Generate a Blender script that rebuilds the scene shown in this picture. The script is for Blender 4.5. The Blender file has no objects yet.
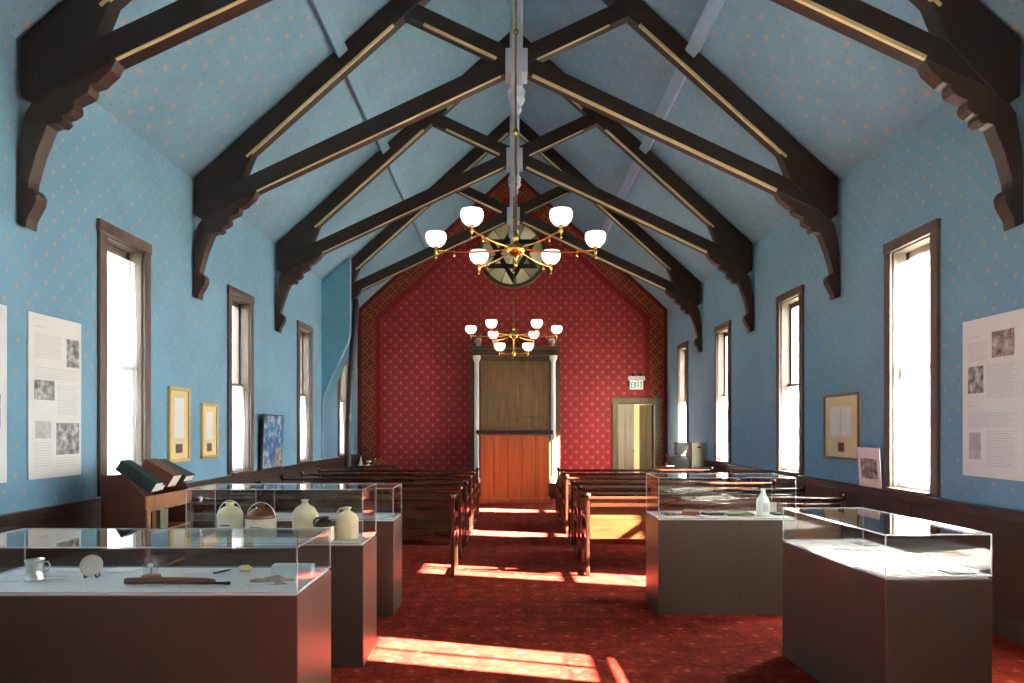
import bpy, bmesh, math, random
from mathutils import Vector, Matrix
random.seed(7)
S = bpy.context.scene
COL = S.collection
PI = math.pi

# ------------------------------------------------------------------ materials
def lin(c):
    return tuple(((v/255)/12.92 if v/255 <= 0.04045 else ((v/255+0.055)/1.055)**2.4) for v in c) + (1.0,)

class NT:
    def __init__(s, name):
        s.m = bpy.data.materials.new(name); s.m.use_nodes = True
        s.t = s.m.node_tree; s.t.nodes.clear()
        s.out = s.t.nodes.new('ShaderNodeOutputMaterial')
    def n(s, typ, **kw):
        nd = s.t.nodes.new(typ)
        for k, v in kw.items(): setattr(nd, k, v)
        return nd
    def l(s, a, b): s.t.links.new(a, b)
    def val(s, sock, v):
        if hasattr(v, 'links') or isinstance(v, bpy.types.NodeSocket): s.l(v, sock)
        else: sock.default_value = v
    def math(s, op, a, b=None, clamp=False):
        nd = s.n('ShaderNodeMath', operation=op); nd.use_clamp = clamp
        s.val(nd.inputs[0], a)
        if b is not None: s.val(nd.inputs[1], b)
        return nd.outputs[0]
    def mix(s, f, a, b):
        nd = s.n('ShaderNodeMix', data_type='RGBA')
        s.val(nd.inputs[0], f); s.val(nd.inputs[6], a); s.val(nd.inputs[7], b)
        return nd.outputs[2]
    def coord(s, kind='Object'):
        return s.n('ShaderNodeTexCoord').outputs[kind]
    def sep(s, v):
        nd = s.n('ShaderNodeSeparateXYZ'); s.l(v, nd.inputs[0]); return nd.outputs
    def comb(s, x, y, z=0.0):
        nd = s.n('ShaderNodeCombineXYZ')
        for i, v in enumerate((x, y, z)): s.val(nd.inputs[i], v)
        return nd.outputs[0]
    def noise(s, vec, scale, detail=3.0, rough=0.5, stretch=None):
        nd = s.n('ShaderNodeTexNoise')
        if stretch:
            mp = s.n('ShaderNodeMapping'); s.l(vec, mp.inputs[0]); mp.inputs['Scale'].default_value = stretch; vec = mp.outputs[0]
        s.l(vec, nd.inputs['Vector']); nd.inputs['Scale'].default_value = scale
        nd.inputs['Detail'].default_value = detail; nd.inputs['Roughness'].default_value = rough
        return nd.outputs['Fac']
    def ramp(s, f, stops):
        nd = s.n('ShaderNodeValToRGB'); s.l(f, nd.inputs[0]); e = nd.color_ramp.elements
        e[0].position, e[0].color = stops[0]
        e[1].position, e[1].color = stops[1]
        for p, c in stops[2:]:
            x = e.new(p); x.color = c
        return nd.outputs[0]
    def dots(s, u, v, sp, r, soft=0.25, stagger=True):
        """lattice of round spots of spacing sp, radius r (metres) -> mask"""
        res = None
        for off in ((0.0, 0.5) if stagger else (0.0,)):
            a = s.math('SUBTRACT', s.math('FRACT', s.math('ADD', s.math('DIVIDE', u, sp), off+100.0)), 0.5)
            b = s.math('SUBTRACT', s.math('FRACT', s.math('ADD', s.math('DIVIDE', v, sp), off+100.0)), 0.5)
            d = s.math('SQRT', s.math('ADD', s.math('MULTIPLY', a, a), s.math('MULTIPLY', b, b)))
            k = s.math('DIVIDE', s.math('SUBTRACT', r/sp, d), soft*r/sp, clamp=True)
            res = k if res is None else s.math('MAXIMUM', res, k)
        return res
    def rings(s, u, v, sp, r, w, stagger=True):
        res = None
        for off in ((0.0, 0.5) if stagger else (0.0,)):
            a = s.math('SUBTRACT', s.math('FRACT', s.math('ADD', s.math('DIVIDE', u, sp), off+100.0)), 0.5)
            b = s.math('SUBTRACT', s.math('FRACT', s.math('ADD', s.math('DIVIDE', v, sp), off+100.0)), 0.5)
            d = s.math('SQRT', s.math('ADD', s.math('MULTIPLY', a, a), s.math('MULTIPLY', b, b)))
            k = s.math('SUBTRACT', 1.0, s.math('DIVIDE', s.math('ABSOLUTE', s.math('SUBTRACT', d, r/sp)), w/sp), clamp=True)
            res = k if res is None else s.math('MAXIMUM', res, k)
        return res
    def pbsdf(s, col, rough=0.6, metal=0.0, bump=None, bstr=0.2, spec=0.5, coat=0.0, bdist=0.01, sheen=0.0):
        p = s.n('ShaderNodeBsdfPrincipled')
        s.val(p.inputs['Base Color'], col); s.val(p.inputs['Roughness'], rough)
        p.inputs['Metallic'].default_value = metal
        p.inputs['Specular IOR Level'].default_value = spec
        p.inputs['Coat Weight'].default_value = coat
        p.inputs['Sheen Weight'].default_value = sheen
        if bump is not None:
            b = s.n('ShaderNodeBump'); b.inputs['Strength'].default_value = bstr; b.inputs['Distance'].default_value = bdist
            s.l(bump, b.inputs['Height']); s.l(b.outputs[0], p.inputs['Normal'])
        s.l(p.outputs[0], s.out.inputs[0])
        return s.m

def plain(name, c, rough=0.6, metal=0.0, var=0.12, scale=6.0, spec=0.5, coat=0.0):
    t = NT(name); n = t.noise(t.coord(), scale, 4)
    a = lin(c); d = tuple(x*(1-var) for x in a[:3])+(1,); b = tuple(min(1, x*(1+var)) for x in a[:3])+(1,)
    return t.pbsdf(t.ramp(n, [(0.3, d), (0.7, b)]), rough, metal, spec=spec, coat=coat)

def wood(name, c1, c2, stretch=(1, 1, 0.12), scale=14, rough=0.4, coat=0.0, spec=0.5):
    t = NT(name); co = t.coord()
    n1 = t.noise(co, scale, 5, 0.6, stretch); n2 = t.noise(co, scale*5, 3, 0.5, stretch)
    f = t.math('ADD', t.math('MULTIPLY', n1, 0.75), t.math('MULTIPLY', n2, 0.25))
    return t.pbsdf(t.ramp(f, [(0.35, lin(c1)), (0.65, lin(c2))]), rough, bump=n2, bstr=0.08, coat=coat, spec=spec)

M = {}
def wallpaper(name, c, ang=False, dot=(196, 156, 110), sp=0.19, r=0.021, ceiling=False, k=1.0):
    t = NT(name); o = t.sep(t.coord())
    if ceiling:
        u = o[1]; v = t.math('MULTIPLY', t.math('ABSOLUTE', o[0]), 1.345)
    else:
        u = o[1]; v = o[2]
    wn_ = t.n('ShaderNodeTexNoise'); t.l(t.coord(), wn_.inputs['Vector']); wn_.inputs['Scale'].default_value = 2.2; wn_.inputs['Detail'].default_value = 1
    wc = t.sep(wn_.outputs['Color'])
    u = t.math('ADD', u, t.math('MULTIPLY', wc[0], 0.16)); v = t.math('ADD', v, t.math('MULTIPLY', wc[1], 0.16))
    big = t.dots(u, v, sp, r, 0.7)
    sm = t.dots(t.math('ADD', u, sp*0.25), t.math('ADD', v, sp*0.27), sp*0.5 if ceiling else sp, r*0.42, 0.5)
    n = t.noise(t.coord(), 1.6, 5, 0.6)
    b = lin(c)
    base = t.ramp(n, [(0.3, tuple(x*0.90 for x in b[:3])+(1,)), (0.7, tuple(x*1.06 for x in b[:3])+(1,))])
    n3 = t.noise(t.coord(), 9, 2)
    fade = t.math('MULTIPLY', t.math('SUBTRACT', n3, 0.12), 2.4, clamp=True)
    c1 = t.mix(t.math('MULTIPLY', sm, 0.35), base, lin((70, 90, 110)) if ceiling else lin((180, 160, 130)))
    c2 = t.mix(t.math('MULTIPLY', t.math('MULTIPLY', big, fade), k), c1, lin(dot))
    return t.pbsdf(c2, 0.75, spec=0.25)
M['wall_blue'] = wallpaper('wall_blue', (114, 158, 184), k=0.8)
M['ceil_blue'] = wallpaper('ceil_blue', (118, 160, 184), ceiling=True, sp=0.31, r=0.032, k=0.75)
M['plain_blue'] = plain('plain_blue', (96, 160, 184), 0.7, var=0.06)
M['ceil_plain'] = plain('ceil_plain', (118, 160, 184), 0.7, var=0.05)
M['pale_blue'] = plain('pale_blue', (134, 168, 194), 0.5, var=0.05)
M['post_grey'] = plain('post_grey', (168, 182, 200), 0.5, var=0.05)

def red_wall():
    t = NT('red_wallpaper'); o = t.sep(t.coord()); x, z = o[0], o[2]
    ax = t.math('ABSOLUTE', x)
    e1 = t.math('SUBTRACT', 3.5, ax)
    e2 = t.math('MULTIPLY', t.math('SUBTRACT', t.math('SUBTRACT', 7.34, t.math('MULTIPLY', ax, 0.9)), z), 0.743)
    e = t.math('MINIMUM', e1, e2)
    n = t.noise(t.coord(), 2.0, 4)
    base = t.ramp(n, [(0.3, lin((118, 11, 20))), (0.7, lin((138, 15, 26)))])
    motif = t.math('MAXIMUM', t.math('MULTIPLY', t.rings(x, z, 0.24, 0.062, 0.022), 0.32), t.dots(x, z, 0.24, 0.042, 0.8))
    cross = t.dots(t.math('ADD', x, 0.12), z, 0.24, 0.022, 0.7)
    lines = t.math('SUBTRACT', 1.0, t.math('DIVIDE', t.math('ABSOLUTE', t.math('SUBTRACT', t.math('FRACT', t.math('ADD', t.math('DIVIDE', x, 0.12), 50.25)), 0.5)), 0.09), clamp=True)
    motif = t.math('MAXIMUM', motif, t.math('MAXIMUM', t.math('MULTIPLY', cross, 0.6), t.math('MULTIPLY', lines, 0.25)))
    field = t.mix(t.math('MULTIPLY', motif, 0.55), base, lin((214, 130, 118)))
    bn = t.noise(t.coord(), 14, 3)
    bbase = t.ramp(bn, [(0.35, lin((96, 26, 20))), (0.65, lin((130, 50, 30)))])
    bd = t.math('MAXIMUM', t.dots(x, z, 0.115, 0.022, 0.5), t.math('MULTIPLY', t.rings(x, z, 0.23, 0.08, 0.02), 0.6))
    border = t.mix(t.math('MULTIPLY', bd, 0.5), bbase, lin((170, 130, 66)))
    sepm = t.math('MULTIPLY', t.math('GREATER_THAN', e, 0.40), t.math('LESS_THAN', e, 0.52))
    edge = t.math('LESS_THAN', e, 0.09)
    c = t.mix(t.math('LESS_THAN', e, 0.44), field, border)
    c = t.mix(sepm, c, lin((128, 14, 18)))
    c = t.mix(edge, c, lin((92, 22, 30)))
    return t.pbsdf(c, 0.6, spec=0.3)
M['red_wall'] = red_wall()

def carpet():
    t = NT('red_carpet'); co = t.coord(); o = t.sep(co); x, y = o[0], o[1]
    n = t.noise(co, 5, 5, 0.65); f = t.noise(co, 70, 3, 0.7)
    base = t.ramp(n, [(0.32, lin((96, 22, 13))), (0.68, lin((142, 42, 25)))])
    v = t.n('ShaderNodeTexVoronoi'); t.l(co, v.inputs['Vector']); v.inputs['Scale'].default_value = 16
    k = t.math('LESS_THAN', v.outputs['Distance'], 0.30)
    c = t.mix(t.math('MULTIPLY', k, 0.22), base, lin((180, 84, 56)))
    d = t.dots(x, y, 0.34, 0.032, 0.8)
    c = t.mix(t.math('MULTIPLY', d, 0.22), c, lin((216, 150, 110)))
    r = t.rings(x, y, 0.34, 0.11, 0.02)
    c = t.mix(t.math('MULTIPLY', r, 0.35), c, lin((60, 18, 16)))
    c = t.mix(t.math('MULTIPLY', t.math('SUBTRACT', f, 0.3, clamp=True), 0.7), c, lin((70, 10, 8)))
    return t.pbsdf(c, 0.95, bump=f, bstr=0.5, spec=0.1, bdist=0.006, sheen=0.0)
M['carpet'] = carpet()

M['truss'] = wood('truss_paint', (32, 24, 19), (44, 34, 27), rough=0.5, stretch=(0.2, 1, 1))
M['bracket'] = wood('bracket_paint', (50, 37, 30), (66, 49, 39), rough=0.45)
M['gilt'] = plain('gilt_paint', (200, 186, 136), 0.45, var=0.08)
M['casing'] = wood('casing_paint', (84, 68, 62), (104, 86, 78), rough=0.5)
M['rail'] = wood('rail_paint', (54, 40, 34), (70, 52, 44), rough=0.4)
M['sash'] = wood('sash_paint', (84, 72, 64), (108, 94, 85), rough=0.5)
M['wainscot'] = None
def wains():
    t = NT('wainscot_boards'); co = t.coord(); o = t.sep(co)
    g = t.math('FRACT', t.math('ADD', t.math('DIVIDE', o[1], 0.11), 100.0))
    groove = t.math('LESS_THAN', g, 0.07)
    n = t.noise(co, 12, 4, 0.6, (1, 1, 0.12))
    c = t.ramp(n, [(0.3, lin((50, 36, 29))), (0.7, lin((66, 47, 38)))])
    c = t.mix(t.math('MULTIPLY', groove, 0.6), c, lin((28, 19, 16)))
    return t.pbsdf(c, 0.5, bump=t.math('SUBTRACT', 1.0, groove), bstr=0.5)
M['wainscot'] = wains()
M['case_base'] = plain('case_laminate', (70, 58, 48), 0.42, var=0.05, scale=3)
M['deck'] = plain('deck_board', (206, 208, 208), 0.5, var=0.03)
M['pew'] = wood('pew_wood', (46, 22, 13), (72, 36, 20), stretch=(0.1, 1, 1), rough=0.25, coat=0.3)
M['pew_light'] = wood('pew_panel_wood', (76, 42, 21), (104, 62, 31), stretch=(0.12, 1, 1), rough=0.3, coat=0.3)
M['pew_dark'] = wood('pew_end_wood', (40, 20, 12), (60, 30, 18), rough=0.28, coat=0.3)
def boards():
    t = NT('bimah_boards'); co = t.coord(); o = t.sep(co)
    n = t.noise(co, 16, 5, 0.6, (1, 1, 0.08)); k = t.noise(t.comb(t.math('FLOOR', t.math('DIVIDE', o[0], 0.271)), 0.0, 0.0), 3.7, 0)
    f = t.math('ADD', t.math('MULTIPLY', n, 0.7), t.math('MULTIPLY', k, 0.3))
    return t.pbsdf(t.ramp(f, [(0.35, lin((128, 62, 28))), (0.65, lin((172, 92, 44)))]), 0.35, coat=0.2)
M['bimah'] = boards()
M['ark'] = wood('ark_wood', (88, 62, 34), (134, 100, 56), rough=0.4)
M['ark_dark'] = wood('ark_dark_wood', (58, 42, 26), (86, 64, 40), rough=0.4)
M['white'] = plain('white_paint', (214, 212, 206), 0.5, var=0.03)
M['cream'] = plain('cream_paint', (222, 214, 178), 0.6, var=0.04)
M['doorpaint'] = plain('door_paint', (150, 138, 112), 0.5, var=0.05)
M['doorframe'] = wood('doorframe_wood', (84, 72, 48), (112, 98, 68), rough=0.45)
M['stone'] = plain('grey_urn', (160, 158, 160), 0.5)
M['black'] = plain('black_paint', (18, 18, 20), 0.4)
M['iron'] = plain('stove_iron', (30, 31, 34), 0.35, var=0.2)
M['brass'] = plain('brass', (226, 176, 88), 0.22, metal=1.0, var=0.08)
M['silver'] = plain('silver', (222, 224, 222), 0.28, metal=0.95, var=0.05)
M['boardwhite'] = plain('panel_board', (222, 224, 222), 0.45, var=0.02)
M['boardgrey'] = plain('panel_text', (196, 198, 199), 0.6, var=0.02)
M['textdark'] = plain('ink', (60, 60, 62), 0.6)
M['gold'] = plain('gold_frame', (206, 172, 96), 0.4, var=0.08)
M['mat_cream'] = plain('mount_card', (226, 206, 156), 0.6, var=0.03)
M['oak_frame'] = wood('oak_frame', (120, 96, 64), (150, 122, 84))
M['paper'] = plain('paper', (232, 230, 222), 0.7, var=0.03)
M['tan'] = wood('tan_wood', (130, 84, 50), (160, 108, 66), rough=0.45)
M['brownpanel'] = wood('brown_panel', (84, 46, 34), (104, 58, 42), rough=0.45)
M['dkgreen'] = plain('book_green', (26, 50, 50), 0.45)
M['brownbook'] = plain('book_brown', (120, 72, 46), 0.5)
M['greybook'] = plain('book_greygreen', (116, 124, 96), 0.6)
M['stoneware'] = plain('stoneware', (232, 228, 206), 0.25, var=0.08, scale=20)
M['stonewarey'] = plain('stoneware_yellow', (224, 216, 178), 0.3, var=0.1, scale=20)
M['browncap'] = plain('brown_glaze', (128, 82, 48), 0.22, var=0.2)
M['darkcap'] = plain('dark_glaze', (56, 42, 34), 0.2, var=0.2)
M['redwood'] = wood('red_stand', (120, 44, 28), (150, 60, 38), rough=0.3)
M['egg'] = plain('stone_yellow', (200, 190, 140), 0.5)
M['lightblue'] = plain('pale_blue_box', (196, 220, 224), 0.5, var=0.03)
M['cloth'] = plain('cloth', (160, 146, 136), 0.9, var=0.25, scale=40)
M['leather'] = plain('leather', (96, 60, 44), 0.5, var=0.2)
M['milk'] = None
M['greybox'] = plain('grey_metal_box', (150, 150, 132), 0.5, var=0.12)
M['darkgrey'] = plain('dark_case', (44, 44, 46), 0.5)
M['ground'] = plain('outdoor_ground', (122, 126, 106), 0.9, var=0.15, scale=1)
M['green'] = plain('exit_green', (30, 150, 90), 0.5)
M['pink'] = plain('red_ribbon', (190, 60, 50), 0.6)

def photo_mat(name, cs, scale=16):
    t = NT(name); co = t.coord(); n = t.noise(co, scale, 5, 0.65)
    return t.pbsdf(t.ramp(n, [(0.34, lin(cs[0])), (0.5, lin(cs[1])), (0.66, lin(cs[2]))]), 0.4)
M['photo'] = photo_mat('photo_print', [(50, 50, 52), (130, 130, 130), (205, 205, 205)])
M['photo_w'] = photo_mat('photo_sepia', [(70, 55, 55), (150, 130, 122), (205, 190, 182)])
M['photo_l'] = photo_mat('photo_pale', [(160, 160, 160), (182, 182, 182), (205, 205, 205)])
M['photo_b'] = photo_mat('photo_blue', [(14, 34, 66), (56, 110, 165), (200, 200, 180)], 7)

def glassmat(name, tint=(1, 1, 1, 1), ior=1.45, rough=0.0):
    t = NT(name)
    tr = t.n('ShaderNodeBsdfTransparent'); tr.inputs[0].default_value = tint
    gl = t.n('ShaderNodeBsdfGlossy'); gl.inputs['Roughness'].default_value = rough
    fr = t.n('ShaderNodeFresnel'); ge = t.n('ShaderNodeNewGeometry')   # same reflectance on both faces of the thin sheet
    t.l(t.math('ADD', t.math('MULTIPLY', ge.outputs['Backfacing'], 1/ior-ior), ior), fr.inputs[0])
    mx = t.n('ShaderNodeMixShader'); t.l(fr.outputs[0], mx.inputs[0]); t.l(tr.outputs[0], mx.inputs[1]); t.l(gl.outputs[0], mx.inputs[2])
    t.l(mx.outputs[0], t.out.inputs[0]); return t.m
M['dome'] = glassmat('dome_glass', (0.93, 0.95, 0.95, 1), 1.9)
M['acrylic'] = glassmat('acrylic', (0.975, 0.985, 0.98, 1), 1.45)
M['pane'] = glassmat('window_glass', (0.97, 0.98, 0.98, 1), 1.3)
def edgemat():
    t = NT('acrylic_edge')
    d = t.n('ShaderNodeBsdfDiffuse'); d.inputs[0].default_value = (0.75, 0.8, 0.82, 1)
    tl = t.n('ShaderNodeBsdfTranslucent'); tl.inputs[0].default_value = (0.8, 0.86, 0.9, 1)
    tr = t.n('ShaderNodeBsdfTransparent')
    a = t.n('ShaderNodeMixShader'); t.l(d.outputs[0], a.inputs[1]); t.l(tl.outputs[0], a.inputs[2]); a.inputs[0].default_value = 0.5
    b = t.n('ShaderNodeMixShader'); t.l(tr.outputs[0], b.inputs[1]); t.l(a.outputs[0], b.inputs[2]); b.inputs[0].default_value = 0.35
    t.l(b.outputs[0], t.out.inputs[0]); return t.m
M['edge'] = edgemat()
def curtainmat():
    t = NT('sheer_curtain')
    d = t.n('ShaderNodeBsdfDiffuse'); d.inputs[0].default_value = (0.86, 0.86, 0.86, 1)
    tl = t.n('ShaderNodeBsdfTranslucent'); tl.inputs[0].default_value = (0.9, 0.9, 0.9, 1)
    tr = t.n('ShaderNodeBsdfTransparent')
    a = t.n('ShaderNodeMixShader'); t.l(d.outputs[0], a.inputs[1]); t.l(tl.outputs[0], a.inputs[2]); a.inputs[0].default_value = 0.6
    b = t.n('ShaderNodeMixShader'); t.l(tr.outputs[0], b.inputs[1]); t.l(a.outputs[0], b.inputs[2]); b.inputs[0].default_value = 0.45
    t.l(b.outputs[0], t.out.inputs[0]); return t.m
M['curtain'] = curtainmat()
def milkmat():
    t = NT('milky_glass')
    d = t.n('ShaderNodeBsdfDiffuse'); d.inputs[0].default_value = (0.85, 0.87, 0.84, 1)
    tl = t.n('ShaderNodeBsdfTranslucent'); tl.inputs[0].default_value = (0.95, 0.97, 0.94, 1)
    gl = t.n('ShaderNodeBsdfGlossy'); gl.inputs['Roughness'].default_value = 0.1
    a = t.n('ShaderNodeMixShader'); t.l(d.outputs[0], a.inputs[1]); t.l(tl.outputs[0], a.inputs[2]); a.inputs[0].default_value = 0.6
    b = t.n('ShaderNodeMixShader'); t.l(a.outputs[0], b.inputs[1]); t.l(gl.outputs[0], b.inputs[2]); b.inputs[0].default_value = 0.06
    t.l(b.outputs[0], t.out.inputs[0]); return t.m
M['milk'] = milkmat()
def shademat():
    t = NT('lit_opal_shade')
    d = t.n('ShaderNodeBsdfDiffuse'); d.inputs[0].default_value = (0.9, 0.88, 0.85, 1)
    e = t.n('ShaderNodeEmission'); e.inputs[0].default_value = (1, 0.86, 0.74, 1); e.inputs[1].default_value = SHADE_E
    a = t.n('ShaderNodeAddShader'); t.l(d.outputs[0], a.inputs[0]); t.l(e.outputs[0], a.inputs[1])
    t.l(a.outputs[0], t.out.inputs[0]); return t.m
SHADE_E = 0.75
M['shade'] = shademat()
def exitmat():
    t = NT('exit_face')
    d = t.n('ShaderNodeBsdfDiffuse'); d.inputs[0].default_value = (0.85, 0.86, 0.82, 1)
    e = t.n('ShaderNodeEmission'); e.inputs[0].default_value = (0.9, 1, 0.9, 1); e.inputs[1].default_value = 0.1
    a = t.n('ShaderNodeAddShader'); t.l(d.outputs[0], a.inputs[0]); t.l(e.outputs[0], a.inputs[1])
    t.l(a.outputs[0], t.out.inputs[0]); return t.m
M['exit'] = exitmat()
def rosemat():
    t = NT('star_window_glass'); o = t.sep(t.coord())
    ang = t.math('ARCTAN2', o[0], o[2])
    k = t.math('FRACT', t.math('ADD', t.math('DIVIDE', ang, PI/6), 12.25))
    came = t.math('LESS_THAN', t.math('ABSOLUTE', t.math('SUBTRACT', k, 0.5)), 0.47)
    idx = t.math('FLOOR', t.math('ADD', t.math('DIVIDE', ang, PI/6), 12.25))
    nn = t.n('ShaderNodeTexWhiteNoise', noise_dimensions='1D'); t.l(idx, nn.inputs['W'])
    c = t.ramp(nn.outputs['Value'], [(0.0, lin((138, 134, 108))), (1.0, lin((188, 184, 166))), (0.5, lin((150, 146, 124)))])
    c = t.mix(came, lin((70, 66, 48)), c)
    d = t.n('ShaderNodeBsdfDiffuse'); t.l(c, d.inputs[0])
    tl = t.n('ShaderNodeBsdfTranslucent'); t.l(c, tl.inputs[0])
    a = t.n('ShaderNodeMixShader'); t.l(d.outputs[0], a.inputs[1]); t.l(tl.outputs[0], a.inputs[2]); a.inputs[0].default_value = 0.24
    t.l(a.outputs[0], t.out.inputs[0]); return t.m
M['rose'] = rosemat()

# ------------------------------------------------------------------ mesh builder
class MB:
    def __init__(s): s.v = []; s.f = []; s.sm = []
    def add(s, vs, fs, smooth=False):
        b = len(s.v); s.v += [tuple(v) for v in vs]; s.f += [tuple(i+b for i in f) for f in fs]; s.sm += [smooth]*len(fs); return s
    def box(s, x0, x1, y0, y1, z0, z1):
        x0, x1 = min(x0, x1), max(x0, x1); y0, y1 = min(y0, y1), max(y0, y1); z0, z1 = min(z0, z1), max(z0, z1)
        return s.add([(x0,y0,z0),(x1,y0,z0),(x1,y1,z0),(x0,y1,z0),(x0,y0,z1),(x1,y0,z1),(x1,y1,z1),(x0,y1,z1)],
              [(0,3,2,1),(4,5,6,7),(0,1,5,4),(1,2,6,5),(2,3,7,6),(3,0,4,7)])
    def obox(s, c, size, R):
        hx, hy, hz = [q/2 for q in size]; c = Vector(c)
        vs = [c + R @ Vector((a*hx, b*hy, d*hz)) for d in (-1, 1) for a, b in ((-1,-1),(1,-1),(1,1),(-1,1))]
        return s.add(vs, [(0,3,2,1),(4,5,6,7),(0,1,5,4),(1,2,6,5),(2,3,7,6),(3,0,4,7)])
    def prism(s, pts, lo, hi, axis='y'):
        def P(a, b, c): return {'y': (a, c, b), 'x': (c, a, b), 'z': (a, b, c)}[axis]
        n = len(pts)
        vs = [P(a, b, lo) for a, b in pts] + [P(a, b, hi) for a, b in pts]
        fs = [tuple(range(n)), tuple(range(2*n-1, n-1, -1))] + [(i, i+n, (i+1) % n + n, (i+1) % n) for i in range(n)]
        return s.add(vs, fs)
    def lathe(s, prof, c=(0,0,0), seg=20, R=None, smooth=True):
        c = Vector(c); vs = []; fs = []
        for r, z in prof:
            for k in range(seg):
                a = 2*PI*k/seg; p = Vector((r*math.cos(a), r*math.sin(a), z))
                if R: p = R @ p
                vs.append(c+p)
        m = len(prof)
        for i in range(m-1):
            for k in range(seg):
                k2 = (k+1) % seg
                fs.append((i*seg+k, i*seg+k2, (i+1)*seg+k2, (i+1)*seg+k))
        s.add(vs, fs, smooth)
        if prof[0] == prof[-1]: return s
        if prof[0][0] > 1e-5: s.add([vs[k] for k in range(seg)], [tuple(range(seg-1, -1, -1))])
        if prof[-1][0] > 1e-5: s.add([vs[(m-1)*seg+k] for k in range(seg)], [tuple(range(seg))])
        return s
    def tube(s, pts, r, seg=8, closed=False):
        pts = [Vector(p) for p in pts]; n = len(pts); vs = []; fs = []
        rs = r if isinstance(r, (list, tuple)) else [r]*n
        up = None
        for i, p in enumerate(pts):
            if closed: d = pts[(i+1) % n] - pts[i-1]
            else: d = pts[min(i+1, n-1)] - pts[max(i-1, 0)]
            d.normalize()
            if up is None:
                up = Vector((0,0,1)) if abs(d.z) < 0.9 else Vector((1,0,0))
            a = d.cross(up)
            if a.length < 1e-4: a = d.orthogonal()
            a.normalize(); b = a.cross(d).normalized(); up = b
            for k in range(seg):
                t = 2*PI*k/seg; vs.append(p + (a*math.cos(t) + b*math.sin(t))*rs[i])
        lim = n if closed else n-1
        for i in range(lim):
            j = (i+1) % n
            for k in range(seg):
                k2 = (k+1) % seg
                fs.append((i*seg+k, i*seg+k2, j*seg+k2, j*seg+k))
        s.add(vs, fs, True)
        if not closed:
            s.add([vs[k] for k in range(seg)], [tuple(range(seg-1, -1, -1))]); s.add([vs[(n-1)*seg+k] for k in range(seg)], [tuple(range(seg))])
        return s
    def build(s, name, mat, parent=None, bevel=0, loc=None):
        me = bpy.data.meshes.new(name); me.from_pydata(s.v, [], s.f)
        for p, q in zip(me.polygons, s.sm): p.use_smooth = q
        bm = bmesh.new(); bm.from_mesh(me); bmesh.ops.recalc_face_normals(bm, faces=bm.faces); bm.to_mesh(me); bm.free()
        me.materials.append(M[mat] if isinstance(mat, str) else mat)
        o = bpy.data.objects.new(name, me); COL.objects.link(o)
        if parent: o.parent = parent
        if loc: o.location = loc
        if bevel:
            b = o.modifiers.new('bevel', 'BEVEL'); b.width = bevel; b.segments = 2; b.limit_method = 'ANGLE'; b.angle_limit = 0.7
        return o

def tag(o, label=None, cat=None, group=None, kind=None):
    if label: o['label'] = label
    if cat: o['category'] = cat
    if group: o['group'] = group
    if kind: o['kind'] = kind
    return o
def thing(name, label, cat, loc=(0,0,0), rz=0.0, group=None, kind=None):
    o = bpy.data.objects.new(name, None); COL.objects.link(o); o.empty_display_size = 0.1
    o.location = loc; o.rotation_euler = (0, 0, rz); return tag(o, label, cat, group, kind)
def structure(name, mb, mat, **k):
    return tag(mb.build(name, mat, **k), kind='structure')
def dup(root, loc=None, rz=None, label=None, group=None):
    def cp(o, parent):
        c = o.copy(); COL.objects.link(c); c.parent = parent
        for ch in [q for q in bpy.data.objects if q.parent == o and q != c]: cp(ch, c)
        return c
    r = cp(root, None)
    if loc: r.location = loc
    if rz is not None: r.rotation_euler = (0, 0, rz)
    if label: r['label'] = label
    if group: r['group'] = group
    return r

CAMX = -0.08
def fx(y): return -(0.08-0.0076*y)          # small sideways correction for things standing on the floor
W = 3.5; Y0, Y1 = -2.5, 14.9; TH = 0.20
SILL, WTOP = 0.93, 3.14
WW = 0.58     # clear opening width
EAVE, RIDGE, SL = 4.19, 7.34, 0.9
NW = [0.75, 3.32, 5.865, 8.39, 11.02, 13.55]       # left window centres
NWR = [0.72, 3.30, 5.865, 8.39, 11.02, 13.55]

# ------------------------------------------------------------------ shell
structure('floor', MB().box(-W-TH, W+TH, Y0-TH, 19, -0.3, 0), 'carpet')
structure('ground', MB().box(-60, 60, -50, 70, -1.1, -1.0), 'ground')
for side, name, cents in ((-1, 'wall_left', NW), (1, 'wall_right', NWR)):
    mb = MB(); xi, xo = side*W, side*(W+TH)
    mb.box(xi, xo, Y0-TH, Y1+TH, 0, SILL); mb.box(xi, xo, Y0-TH, Y1+TH, WTOP, EAVE+0.05)
    e = [Y0-TH] + [q for c in cents for q in (c-WW/2, c+WW/2)] + [Y1+TH]
    for i in range(0, len(e), 2): mb.box(xi, xo, e[i], e[i+1], SILL, WTOP)
    structure(name, mb, 'wall_blue')
mb = MB()
for s_ in (-1, 1):
    mb.prism([(0, RIDGE), (s_*(W+TH), RIDGE-SL*(W+TH)), (s_*(W+TH), RIDGE-SL*(W+TH)+0.25), (0, RIDGE+0.25)], Y0-TH, Y1+TH)
structure('ceiling', mb, 'ceil_blue')
g = [(-W-TH, 0), (W+TH, 0), (W+TH, EAVE-0.2), (0, RIDGE+0.1), (-W-TH, EAVE-0.2)]
structure('wall_front', MB().prism(g, Y0-TH, Y0), 'cream')  # unseen wall, made pale to bounce light onto the case fronts
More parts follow.
